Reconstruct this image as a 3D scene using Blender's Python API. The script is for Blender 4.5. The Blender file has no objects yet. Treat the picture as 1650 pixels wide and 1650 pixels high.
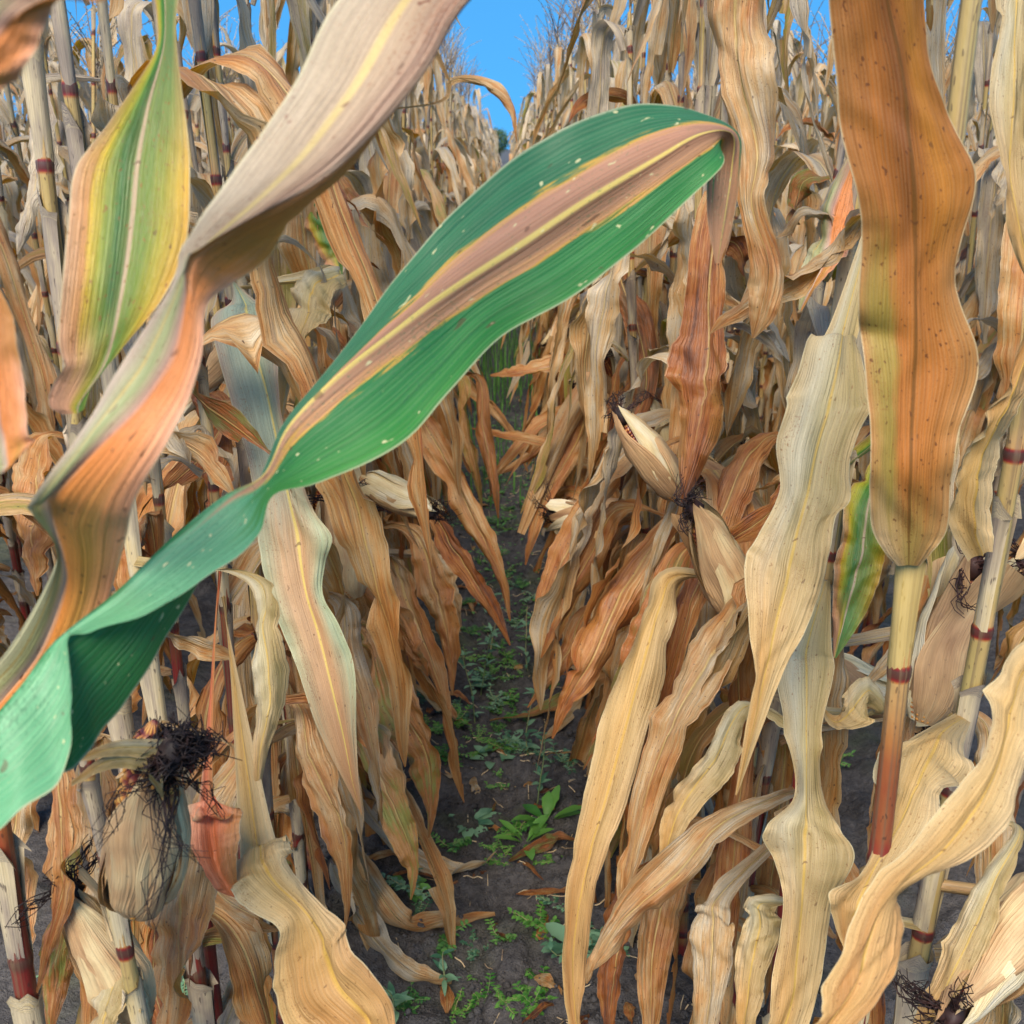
import bpy, math, random
import numpy as np
from mathutils import Vector, Matrix
from math import radians as rad, sin, cos, pi

# ------------------------------------------------------------------ camera, sky, sun, exposure
SC = bpy.context.scene
COL = SC.collection
CAM_H, PITCH, YAW, FPX = 1.5, rad(19.0), rad(-0.34), 1700.0
cam_d = bpy.data.cameras.new('camera')
cam_d.sensor_width = 36.0
cam_d.lens = FPX / 1650.0 * 36.0
cam_d.clip_start = 0.02
cam_d.clip_end = 3000
cam_d.dof.use_dof = True
cam_d.dof.focus_distance = 1.25
cam_d.dof.aperture_fstop = 14.0
cam = bpy.data.objects.new('camera', cam_d)
COL.objects.link(cam)
cam.location = (0, 0, CAM_H)
cam.rotation_euler = (pi / 2 - PITCH, 0, YAW)
SC.camera = cam

SUN_EL, SUN_AZ = rad(46), rad(196)          # azimuth from +Y clockwise: behind the camera, a little left
SKY_TINT = (.31, .88, 1.02, 1)
w = bpy.data.worlds.new('World'); SC.world = w; w.use_nodes = True
nt = w.node_tree; nt.nodes.clear()
sky = nt.nodes.new('ShaderNodeTexSky'); sky.sky_type = 'NISHITA'; sky.sun_disc = False
sky.sun_elevation = SUN_EL; sky.sun_rotation = SUN_AZ
sky.altitude = 300; sky.air_density = 1.0; sky.dust_density = 0.0; sky.ozone_density = 2.0
# the clear sky of the photograph is one even blue down to the horizon: read the texture higher up
tcw = nt.nodes.new('ShaderNodeTexCoord'); mpw = nt.nodes.new('ShaderNodeMapping')
mpw.inputs['Scale'].default_value = (1, 1, .7); mpw.inputs['Location'].default_value = (0, 0, .55)
nt.links.new(tcw.outputs['Generated'], mpw.inputs['Vector']); nt.links.new(mpw.outputs[0], sky.inputs['Vector'])
hs = nt.nodes.new('ShaderNodeMixRGB'); hs.blend_type = 'MULTIPLY'; hs.inputs[0].default_value = 1.0
hs.inputs[2].default_value = SKY_TINT
bg = nt.nodes.new('ShaderNodeBackground'); bg.inputs['Strength'].default_value = 0.14
wo = nt.nodes.new('ShaderNodeOutputWorld')
nt.links.new(sky.outputs[0], hs.inputs[1]); nt.links.new(hs.outputs[0], bg.inputs['Color'])
nt.links.new(bg.outputs[0], wo.inputs['Surface'])

sd = bpy.data.lights.new('sun', 'SUN'); sd.energy = 3.3; sd.angle = rad(40); sd.color = (1.0, 0.885, 0.735)
sun = bpy.data.objects.new('sun', sd); COL.objects.link(sun)
sdir = Vector((sin(SUN_AZ) * cos(SUN_EL), cos(SUN_AZ) * cos(SUN_EL), sin(SUN_EL)))
sun.rotation_euler = sdir.to_track_quat('Z', 'Y').to_euler()
SC.view_settings.view_transform = 'Standard'
SC.view_settings.look = 'None'
SC.view_settings.gamma = 1.0
SC.view_settings.exposure = 1.45
SC.cycles.max_bounces = 6
SC.cycles.diffuse_bounces = 4
SC.cycles.transmission_bounces = 4

R = np.random.default_rng(11)
CAMM = cam.rotation_euler.to_matrix()


def P(px, py, d):
    """world point seen at pixel (px, py) of the 1650 px photograph, d metres along the view axis"""
    v = CAMM @ Vector(((px - 825) / FPX * d, -(py - 825) / FPX * d, -d))
    return np.array((v.x, v.y, v.z + CAM_H))


# ------------------------------------------------------------------ helpers
class MB:
    """collects grids and tubes; build() links them as one mesh"""
    def __init__(s):
        s.v, s.f, s.uv, s.a, s.m, s.n = [], [], [], [], [], 0

    def add(s, V, F, UV=None, A=0.0, mi=0):
        V = np.asarray(V, float).reshape(-1, 3); F = np.asarray(F, int)
        k = len(V)
        s.v.append(V); s.f.append(F + s.n)
        s.uv.append(np.zeros((k, 2)) if UV is None else np.asarray(UV, float))
        A = np.broadcast_to(np.asarray(A, float), (k,)) if np.ndim(A) < 2 else A
        s.a.append(np.array(A)); s.m.append(np.full(len(F), mi)); s.n += k

    def mesh(s, name, mats):
        V = np.concatenate(s.v); UV = np.concatenate(s.uv); A = np.concatenate(s.a)
        me = bpy.data.meshes.new(name)
        F4 = [f for f in s.f]
        sizes = np.concatenate([np.full(len(f), f.shape[1]) for f in F4])
        idx = np.concatenate([f.ravel() for f in F4])
        me.vertices.add(len(V)); me.vertices.foreach_set('co', V.astype(np.float32).ravel())
        me.loops.add(len(idx)); me.loops.foreach_set('vertex_index', idx.astype(np.int32))
        me.polygons.add(len(sizes))
        st = np.concatenate(([0], np.cumsum(sizes)[:-1]))
        me.polygons.foreach_set('loop_start', st.astype(np.int32))
        me.polygons.foreach_set('loop_total', sizes.astype(np.int32))
        me.polygons.foreach_set('material_index', np.concatenate(s.m).astype(np.int32))
        me.polygons.foreach_set('use_smooth', np.ones(len(sizes), bool))
        ul = me.uv_layers.new(name='UVMap')
        ul.data.foreach_set('uv', UV[idx].astype(np.float32).ravel())
        at = me.attributes.new('tone', 'FLOAT', 'POINT')
        at.data.foreach_set('value', A.astype(np.float32))
        me.update(calc_edges=True)
        for m in (mats if isinstance(mats, (list, tuple)) else [mats]):
            me.materials.append(m)
        return me


def link(name, me, parent=None, mat=None):
    o = bpy.data.objects.new(name, me); COL.objects.link(o)
    if parent is not None: o.parent = parent
    if mat is not None: o.matrix_local = mat
    return o


def tag(o, label, cat=None, group=None, kind=None):
    o['label'] = label
    if cat: o['category'] = cat
    if group: o['group'] = group
    if kind: o['kind'] = kind
    return o


def empty(name, loc, label, cat, group=None):
    o = bpy.data.objects.new(name, None); COL.objects.link(o); o.location = loc
    o.empty_display_size = 0.05
    return tag(o, label, cat, group)


def gridF(nv, nu, closed=False):
    i = np.arange(nv - 1)[:, None]; j = np.arange(nu if closed else nu - 1)[None, :]
    j2 = (j + 1) % nu
    return np.stack([i * nu + j, i * nu + j2, (i + 1) * nu + j2, (i + 1) * nu + j], -1).reshape(-1, 4)


def norm(a):
    return a / np.maximum(np.linalg.norm(a, axis=-1, keepdims=True), 1e-9)


def tube(mb, pts, rad_, seg=8, A=0.0, mi=0, uvs=1.0, cap=False):
    pts = np.asarray(pts, float); n = len(pts)
    r = np.broadcast_to(np.asarray(rad_, float), (n,))
    T = norm(np.gradient(pts, axis=0))
    ref = np.array((0.0, 0, 1)) if abs(T[0, 2]) < 0.9 else np.array((1.0, 0, 0))
    S = norm(np.cross(T, ref)); B = np.cross(T, S)
    th = np.linspace(0, 2 * pi, seg, endpoint=False)
    V = pts[:, None] + r[:, None, None] * (S[:, None] * np.cos(th)[None, :, None] + B[:, None] * np.sin(th)[None, :, None])
    ln = np.concatenate(([0], np.cumsum(np.linalg.norm(np.diff(pts, axis=0), axis=1))))
    UV = np.stack(np.broadcast_arrays((th / (2 * pi))[None, :], (ln * uvs)[:, None]), -1).reshape(-1, 2)
    A = np.broadcast_to(np.asarray(A, float), (n,))
    mb.add(V.reshape(-1, 3), gridF(n, seg, True), UV, np.repeat(A, seg), mi)
    if cap:
        base = (n - 1) * seg
        tri = np.array([[base, base + i, base + i + 1] for i in range(1, seg - 1)])
        mb.f.append(tri + mb.n - n * seg); mb.m.append(np.full(len(tri), mi))


def cr(ctrl, n):
    """Catmull-Rom through rows of ctrl, resampled to n rows evenly in the parameter"""
    c = np.asarray(ctrl, float); k = len(c)
    if k == 2: return c[0] + (c[1] - c[0]) * np.linspace(0, 1, n)[:, None]
    c = np.vstack([2 * c[0] - c[1], c, 2 * c[-1] - c[-2]])
    t = np.linspace(0, k - 1, n); i = np.minimum(t.astype(int), k - 2); f = (t - i)[:, None]
    p0, p1, p2, p3 = c[i], c[i + 1], c[i + 2], c[i + 3]
    return .5 * (2 * p1 + (p2 - p0) * f + (2 * p0 - 5 * p1 + 4 * p2 - p3) * f ** 2 + (3 * p1 - p0 - 3 * p2 + p3) * f ** 3)


def snoise(rng, v, f0=1.0, n=4, amp=0.55):
    o = np.zeros_like(v)
    for k in range(n):
        o += amp ** k * np.sin(2 * pi * f0 * 1.9 ** k * v + rng.uniform(0, 2 * pi))
    return o


def vnoise(x, y, seed=0):
    xi = np.floor(x).astype(np.int64); yi = np.floor(y).astype(np.int64); fx = x - xi; fy = y - yi
    def h(a, b):
        q = np.sin(a * 127.1 + b * 311.7 + seed * 74.7) * 43758.5453
        return q - np.floor(q)
    fx = fx * fx * (3 - 2 * fx); fy = fy * fy * (3 - 2 * fy)
    return (h(xi, yi) * (1 - fx) + h(xi + 1, yi) * fx) * (1 - fy) + (h(xi, yi + 1) * (1 - fx) + h(xi + 1, yi + 1) * fx) * fy


# ------------------------------------------------------------------ materials
def rgb(r, g, b):
    f = lambda c: ((c / 255 + .055) / 1.055) ** 2.4 if c > 10 else c / 255 / 12.92
    return (f(r), f(g), f(b), 1)


class NT:
    def __init__(s, name):
        s.m = bpy.data.materials.new(name); s.m.use_nodes = True
        s.t = s.m.node_tree; s.t.nodes.clear()
        s.out = s.t.nodes.new('ShaderNodeOutputMaterial')

    def n(s, typ, **kw):
        nd = s.t.nodes.new('ShaderNode' + typ)
        for k, v in kw.items():
            setattr(nd, k, v)
        return nd

    def put(s, sock, v):
        if isinstance(v, bpy.types.NodeSocket): s.t.links.new(v, sock)
        elif v is not None: sock.default_value = v

    def math(s, op, a, b=None, c=None, clamp=False):
        nd = s.n('Math', operation=op, use_clamp=clamp)
        s.put(nd.inputs[0], a); s.put(nd.inputs[1], b)
        if c is not None: s.put(nd.inputs[2], c)
        return nd.outputs[0]

    def step(s, x, a, b):
        nd = s.n('MapRange', interpolation_type='SMOOTHSTEP')
        s.put(nd.inputs[0], x); s.put(nd.inputs[1], a); s.put(nd.inputs[2], b)
        return nd.outputs[0]

    def mix(s, f, a, b, mode='MIX'):
        nd = s.n('MixRGB', blend_type=mode)
        s.put(nd.inputs[0], f); s.put(nd.inputs[1], a); s.put(nd.inputs[2], b)
        return nd.outputs[0]

    def vec(s, x, y, z=0.0):
        nd = s.n('CombineXYZ'); s.put(nd.inputs[0], x); s.put(nd.inputs[1], y); s.put(nd.inputs[2], z)
        return nd.outputs[0]

    def noise(s, v, scale=1.0, detail=2.0, rough=.55, dist=0.0):
        nd = s.n('TexNoise'); s.put(nd.inputs['Vector'], v); nd.inputs['Scale'].default_value = scale
        nd.inputs['Detail'].default_value = detail; nd.inputs['Roughness'].default_value = rough
        nd.inputs['Distortion'].default_value = dist
        return nd.outputs[0]

    def ramp(s, f, stops):
        nd = s.n('ValToRGB'); e = nd.color_ramp.elements
        while len(e) < len(stops): e.new(.5)
        for el, (p, c) in zip(e, stops): el.position = p; el.color = c
        s.put(nd.inputs[0], f)
        return nd.outputs[0]

    def attr(s, name):
        nd = s.n('Attribute'); nd.attribute_name = name
        return nd.outputs['Fac']


def uv_of(N):
    sp = N.n('SeparateXYZ'); N.put(sp.inputs[0], N.n('TexCoord').outputs['UV'])
    return sp.outputs[0], sp.outputs[1]


def finish_leaf(N, col, height, rough=.5, trans=.3, spec=.35, bump=.5, dist=.0012, tsat=1.25):
    bp = N.n('Bump'); bp.inputs['Strength'].default_value = bump; bp.inputs['Distance'].default_value = dist
    N.put(bp.inputs['Height'], height)
    pr = N.n('BsdfPrincipled'); N.put(pr.inputs['Base Color'], col); pr.inputs['Roughness'].default_value = rough
    pr.inputs['Specular IOR Level'].default_value = spec
    N.put(pr.inputs['Normal'], bp.outputs[0])
    if trans > 0:
        h = N.n('HueSaturation'); h.inputs['Saturation'].default_value = tsat; h.inputs['Value'].default_value = 1.0
        N.put(h.inputs['Color'], col)
        tr = N.n('BsdfTranslucent'); N.put(tr.inputs['Color'], h.outputs[0]); N.put(tr.inputs['Normal'], bp.outputs[0])
        mx = N.n('MixShader'); mx.inputs[0].default_value = trans
        N.put(mx.inputs[1], pr.outputs[0]); N.put(mx.inputs[2], tr.outputs[0])
        N.put(N.out.inputs[0], mx.outputs[0])
    else:
        N.put(N.out.inputs[0], pr.outputs[0])
    return N.m


DRY = [(0.0, rgb(172, 158, 140)), (0.2, rgb(200, 184, 154)), (0.4, rgb(196, 160, 110)),
       (0.6, rgb(184, 126, 66)), (0.8, rgb(158, 90, 36)), (1.0, rgb(92, 52, 30))]


def leaf_base(N, rnd):
    u, v = uv_of(N)
    uc = N.math('MULTIPLY', N.math('ABSOLUTE', N.math('SUBTRACT', u, .5)), 2.0)
    off = N.math('MULTIPLY', rnd, 61.0)
    fib = N.noise(N.vec(N.math('MULTIPLY', u, 64.0), N.math('MULTIPLY', v, 5.0), off), 1, 4, .65)
    fib2 = N.noise(N.vec(N.math('MULTIPLY', u, 16.0), N.math('MULTIPLY', v, 2.2), off), 1, 3)
    blo = N.noise(N.vec(N.math('MULTIPLY', u, 2.2), N.math('MULTIPLY', v, 6.0), off), 1, 4, .6)
    spk = N.noise(N.vec(N.math('MULTIPLY', u, 22.0), N.math('MULTIPLY', v, 110.0), off), 1, 1)
    return u, v, uc, off, fib, fib2, blo, spk


def stipple(N, col, u, v, off, amt=.5, dots=rgb(116, 66, 30)):
    """fine mottling and clusters of rusty pin dots"""
    f = N.noise(N.vec(N.math('MULTIPLY', u, 60.0), N.math('MULTIPLY', v, 300.0), off), 1, 2, .7)
    k = N.math('ADD', 1.0 - amt * .5, N.math('MULTIPLY', f, amt))
    col = N.mix(1.0, col, N.vec(k, k, k), 'MULTIPLY')
    c = N.noise(N.vec(N.math('MULTIPLY', u, 3.0), N.math('MULTIPLY', v, 9.0), N.math('ADD', off, 4.0)), 1, 2)
    d = N.math('MULTIPLY', N.step(N.math('ADD', f, N.math('MULTIPLY', c, .45)), .82, .92), .5)
    return N.mix(d, col, dots)


def dry_leaf_mat():
    N = NT('dry_leaf')
    oi = N.n('ObjectInfo').outputs['Random']
    tone = N.attr('tone')
    rnd = N.math('FRACT', N.math('ADD', oi, N.math('MULTIPLY', tone, 7.3)))
    u, v, uc, off, fib, fib2, blo, spk = leaf_base(N, rnd)
    t = N.math('ADD', tone, N.math('MULTIPLY', N.math('SUBTRACT', blo, .5), 1.0))
    t = N.math('ADD', t, N.math('MULTIPLY', N.math('SUBTRACT', fib2, .5), .55))
    t = N.math('ADD', t, N.math('MULTIPLY', N.math('SUBTRACT', v, .4), .16))
    t = N.math('ADD', t, N.math('MULTIPLY', N.math('SUBTRACT', rnd, .5), .24))
    col = N.ramp(t, DRY)
    k = N.math('ADD', .42, N.math('MULTIPLY', fib, 1.06))
    col = N.mix(1.0, col, N.vec(k, k, k), 'MULTIPLY')
    # faint leftover green on a few leaves
    g = N.math('MULTIPLY', N.step(rnd, .86, .97), N.step(N.math('ADD', blo, N.math('MULTIPLY', fib2, .4)), .62, .85))
    col = N.mix(N.math('MULTIPLY', g, .75), col, rgb(140, 150, 70))
    # grey weathered streaks
    g2 = N.step(N.noise(N.vec(N.math('MULTIPLY', u, 9.0), N.math('MULTIPLY', v, 5.0), N.math('ADD', off, 9.0)), 1, 3), .6, .72)
    col = N.mix(N.math('MULTIPLY', g2, .4), col, rgb(120, 108, 96))
    mr = N.math('MULTIPLY', N.math('SUBTRACT', 1.0, N.step(N.math('ADD', uc, N.math('MULTIPLY', v, .04)), .03, .085)), N.math('SUBTRACT', 1.0, N.step(v, .55, .98)))
    dk = N.math('MULTIPLY', N.math('SUBTRACT', 1.0, N.step(uc, .10, .22)), N.math('SUBTRACT', 1.0, mr))
    col = N.mix(N.math('MULTIPLY', dk, .22), col, rgb(104, 70, 40))
    col = N.mix(N.math('MULTIPLY', mr, N.math('ADD', .25, N.math('MULTIPLY', fib2, .8))), col, N.mix(fib, rgb(178, 146, 70), rgb(212, 192, 132)))
    col = N.mix(N.math('MULTIPLY', N.step(uc, .95, .99), .28), col, rgb(210, 190, 154))
    col = N.mix(N.math('MULTIPLY', N.step(spk, .70, .75), .75), col, rgb(70, 44, 30))
    col = stipple(N, col, u, v, off)
    hgt = N.math('ADD', fib, N.math('MULTIPLY', mr, .8))
    hgt = N.math('ADD', hgt, N.math('MULTIPLY', fib2, 2.6))
    return finish_leaf(N, col, hgt, .43, .33, .65, .9, .0022, 1.3)


def hero_leaf_mat(name, ramps, cuts, mid=None, specks=rgb(214, 206, 150), wob=.07, rough=.42, trans=.25, pale=rgb(206, 200, 160), spec=.5, midu=.5, nspk=.71, bmp=2.6, jag=0.0, stip=.5, dots=rgb(116, 66, 30), warp=None):
    """colours across the blade (ramps over u), one ramp after the other along v"""
    N = NT(name)
    u, v, uc, off, fib, fib2, blo, spk = leaf_base(N, 0.37)
    un = N.math('ADD', u, N.math('MULTIPLY', N.math('SUBTRACT', blo, .5), wob * 2))
    un = N.math('ADD', un, N.math('MULTIPLY', N.math('SUBTRACT', fib2, .5), wob * .8))
    if jag: un = N.math('ADD', un, N.math('MULTIPLY', N.math('SUBTRACT', N.noise(N.vec(N.math('MULTIPLY', u, 26.0), N.math('MULTIPLY', v, 22.0), 7.7), 1, 3), .5), jag * 2))
    if warp:
        mpr = N.n('MapRange'); N.put(mpr.inputs[0], v)
        for q_ in range(4): mpr.inputs[q_ + 1].default_value = warp[q_]
        un = N.math('ADD', .5, N.math('MULTIPLY', N.math('SUBTRACT', un, .5), mpr.outputs[0]))
    vn = N.math('ADD', v, N.math('MULTIPLY', N.math('SUBTRACT', fib2, .5), .16))
    col = N.ramp(un, ramps[0])
    for rp, (a, b) in zip(ramps[1:], cuts):
        col = N.mix(N.step(vn, a, b), col, N.ramp(un, rp))
    k = N.math('ADD', .44, N.math('MULTIPLY', fib, .86))
    col = N.mix(1.0, col, N.vec(k, k, k), 'MULTIPLY')
    wv = N.math('MULTIPLY', N.math('ADD', N.math('SINE', N.math('ADD', N.math('MULTIPLY', u, 210.0), N.math('MULTIPLY', fib2, 9.0))), 1.0), .5)
    col = N.mix(N.math('MULTIPLY', N.math('MULTIPLY', wv, fib2), .12), col, pale)
    if mid:
        uq = uc if midu == .5 else N.math('MULTIPLY', N.math('ABSOLUTE', N.math('SUBTRACT', u, midu)), 2.0)
        mr = N.math('SUBTRACT', 1.0, N.step(N.math('ADD', uq, N.math('MULTIPLY', fib2, .03)), .03, .075))
        mr = N.math('MULTIPLY', mr, N.math('ADD', .55, N.math('MULTIPLY', fib, .6)))
        if len(mid) == 3: mr = N.math('MULTIPLY', mr, N.step(v, mid[1], mid[2]))
        col = N.mix(N.math('MULTIPLY', mr, .9), col, mid[0])
    col = N.mix(N.math('MULTIPLY', N.step(uc, .965, .99), .5), col, pale)
    col = N.mix(N.math('MULTIPLY', N.step(spk, nspk, nspk + .04), .8), col, specks)
    spk2 = N.noise(N.vec(N.math('MULTIPLY', u, 12.0), N.math('MULTIPLY', v, 60.0), 3.3), 1, 1)
    col = N.mix(N.math('MULTIPLY', N.step(spk2, .73, .76), .6), col, rgb(90, 56, 30))
    col = stipple(N, col, u, v, 3.1, stip, dots)
    hgt = N.math('ADD', N.math('MULTIPLY', wv, .10), N.math('ADD', fib, N.math('MULTIPLY', fib2, bmp)))
    return finish_leaf(N, col, hgt, rough, trans, spec, .7, .0016, 1.2)


def stalk_mat():
    """tone: 0 yellow-green internode .. 0.5 red internode, 1 = dark node ring"""
    N = NT('corn_stalk'); tone = N.attr('tone'); u, v = uv_of(N)
    oi = N.n('ObjectInfo').outputs['Random']; off = N.math('MULTIPLY', oi, 50.0)
    fib = N.noise(N.vec(N.math('MULTIPLY', u, 14.0), N.math('MULTIPLY', v, 2.0), off), 1, 3)
    big = N.noise(N.vec(N.math('MULTIPLY', u, 2.5), N.math('MULTIPLY', v, 9.0), off), 1, 3)
    t = N.math('ADD', tone, N.math('MULTIPLY', N.math('SUBTRACT', big, .5), .28))
    col = N.ramp(t, [(0, rgb(158, 142, 86)), (.16, rgb(164, 134, 86)), (.34, rgb(150, 98, 52)), (.5, rgb(120, 36, 30)),
                     (.68, rgb(92, 30, 28)), (.85, rgb(70, 44, 36)), (1, rgb(48, 36, 32))])
    col = N.mix(N.math('MULTIPLY', N.step(fib, .46, .64), .65), col, rgb(98, 80, 60))
    spk = N.noise(N.vec(N.math('MULTIPLY', u, 16.0), N.math('MULTIPLY', v, 90.0), off), 1, 1)
    col = N.mix(N.math('MULTIPLY', N.step(spk, .66, .72), .6), col, rgb(56, 40, 34))
    return finish_leaf(N, col, N.math('ADD', fib, spk), .42, 0, .45, .5, .001)


def sheath_mat():
    N = NT('leaf_sheath'); tone = N.attr('tone'); u, v = uv_of(N)
    oi = N.n('ObjectInfo').outputs['Random']; off = N.math('MULTIPLY', N.math('ADD', oi, tone), 50.0)
    fib = N.noise(N.vec(N.math('MULTIPLY', u, 34.0), N.math('MULTIPLY', v, 3.0), off), 1, 3)
    big = N.noise(N.vec(N.math('MULTIPLY', u, 3.0), N.math('MULTIPLY', v, 10.0), off), 1, 4)
    t = N.math('ADD', N.math('ADD', .38, N.math('MULTIPLY', N.math('SUBTRACT', oi, .5), .3)), N.math('MULTIPLY', N.math('SUBTRACT', big, .5), 1.1))
    col = N.ramp(t, [(0, rgb(86, 78, 74)), (.25, rgb(142, 128, 112)), (.5, rgb(186, 170, 136)), (.75, rgb(190, 164, 108)), (1, rgb(166, 118, 66))])
    k = N.math('ADD', .62, N.math('MULTIPLY', fib, .74))
    col = N.mix(1.0, col, N.vec(k, k, k), 'MULTIPLY')
    spk = N.noise(N.vec(N.math('MULTIPLY', u, 24.0), N.math('MULTIPLY', v, 80.0), off), 1, 1)
    col = N.mix(N.math('MULTIPLY', N.step(spk, .66, .73), .7), col, rgb(62, 50, 46))
    col = N.mix(N.math('MULTIPLY', N.step(tone, .7, 1.0), .75), col, rgb(74, 62, 58))
    col = N.mix(N.math('MULTIPLY', N.step(tone, -.2, -.8), .7), col, N.mix(fib, rgb(120, 100, 50), rgb(196, 168, 84)))
    return finish_leaf(N, col, N.math('ADD', fib, big), .5, .12, .35, .6, .0014)


def husk_mat():
    N = NT('ear_husk'); u, v = uv_of(N); tone = N.attr('tone')
    oi = N.n('ObjectInfo').outputs['Random']; off = N.math('MULTIPLY', N.math('ADD', oi, tone), 50.0)
    fib = N.noise(N.vec(N.math('MULTIPLY', u, 30.0), N.math('MULTIPLY', v, 1.6), off), 1, 3)
    big = N.noise(N.vec(N.math('MULTIPLY', u, 3.0), N.math('MULTIPLY', v, 3.0), off), 1, 3)
    t = N.math('ADD', tone, N.math('MULTIPLY', N.math('SUBTRACT', big, .5), .9))
    col = N.ramp(t, [(0, rgb(222, 214, 192)), (.35, rgb(206, 186, 140)), (.65, rgb(182, 146, 104)), (1, rgb(128, 94, 66))])
    k = N.math('ADD', .62, N.math('MULTIPLY', fib, .74))
    col = N.mix(1.0, col, N.vec(k, k, k), 'MULTIPLY')
    spk = N.noise(N.vec(N.math('MULTIPLY', u, 14.0), N.math('MULTIPLY', v, 26.0), off), 1, 2)
    col = N.mix(N.math('MULTIPLY', N.step(spk, .68, .78), .5), col, rgb(90, 74, 60))
    return finish_leaf(N, col, N.math('ADD', N.math('MULTIPLY', fib, 1.6), big), .55, .15, .35, .8, .0022)


def simple_mat(name, c1, c2, scale=40, rough=.6, trans=0, spec=.3, bump=.4, coord='Object', dist=.002):
    N = NT(name); tc = N.n('TexCoord').outputs[coord]
    oi = N.n('ObjectInfo').outputs['Random']
    n = N.noise(tc, scale, 3)
    f = N.math('ADD', n, N.math('MULTIPLY', N.math('SUBTRACT', oi, .5), .4))
    f = N.math('ADD', f, N.math('MULTIPLY', N.attr('tone'), .35))
    col = N.mix(N.step(f, .3, .75), c1, c2)
    return finish_leaf(N, col, n, rough, trans, spec, bump, dist)


def kernel_mat():
    N = NT('kernels'); t = N.attr('tone')
    col = N.ramp(t, [(0, rgb(58, 18, 20)), (.35, rgb(112, 46, 34)), (.7, rgb(190, 134, 60)), (1, rgb(216, 178, 104))])
    return finish_leaf(N, col, t, .35, 0, .5, .1, .001)


def soil_mat():
    N = NT('soil'); g = N.n('TexCoord').outputs['Object']
    a = N.noise(g, 4, 5, .6); b = N.noise(g, 55, 5, .65); c = N.noise(g, 260, 4, .6); m = N.noise(g, 2.2, 4, .65)
    f = N.math('ADD', N.math('MULTIPLY', a, .5), N.math('MULTIPLY', b, .5))
    col = N.ramp(f, [(.28, rgb(38, 35, 35)), (.45, rgb(63, 60, 60)), (.6, rgb(89, 85, 83)), (.8, rgb(118, 112, 108))])
    k = N.math('ADD', .55, N.math('MULTIPLY', c, .9))
    col = N.mix(1.0, col, N.vec(k, k, k), 'MULTIPLY')
    col = N.mix(N.math('MULTIPLY', N.step(m, .52, .68), .45), col, rgb(74, 84, 50))      # thin moss and algae film
    col = N.mix(N.math('MULTIPLY', N.step(N.noise(g, 420, 1), .74, .78), .7), col, rgb(168, 146, 112))  # chaff specks
    h = N.math('ADD', N.math('MULTIPLY', b, 1.0), N.math('MULTIPLY', c, .6))
    return finish_leaf(N, col, h, .78, 0, .3, 1.0, .012)


M = {}
M['leaf'] = dry_leaf_mat()
M['stalk'] = stalk_mat(); M['sheath'] = sheath_mat(); M['husk'] = husk_mat(); M['kernel'] = kernel_mat()
M['silk'] = simple_mat('corn_silk', rgb(26, 16, 15), rgb(56, 32, 27), 60, .6)
M['tassel'] = simple_mat('tassel', rgb(104, 92, 84), rgb(176, 156, 124), 25, .7, .1)
M['soil'] = soil_mat()
M['weed'] = simple_mat('weed_leaf', rgb(52, 96, 48), rgb(104, 150, 74), 30, .5, .3, .35)
M['weed_blue'] = simple_mat('weed_leaf_bluish', rgb(58, 98, 72), rgb(112, 146, 112), 30, .5, .25, .35)
M['weed_lush'] = simple_mat('weed_leaf_lush', rgb(52, 104, 36), rgb(94, 140, 60), 22, .45, .3, .4)
M['weed_stem'] = simple_mat('weed_stem', rgb(104, 118, 74), rgb(150, 140, 96), 30, .6)
M['straw'] = simple_mat('straw', rgb(110, 92, 74), rgb(190, 168, 132), 30, .7)
M['stone'] = simple_mat('pebble', rgb(92, 88, 84), rgb(160, 152, 142), 50, .7)
M['tree_leaf'] = simple_mat('tree_foliage', rgb(40, 66, 44), rgb(76, 100, 60), .6, .7, .2)
M['bark'] = simple_mat('bark', rgb(60, 50, 42), rgb(96, 82, 68), 6, .8)


# ------------------------------------------------------------------ leaf blades
def cols(nu):
    u = np.linspace(-1, 1, nu)
    return np.sign(u) * np.abs(u) ** 1.15


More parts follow.
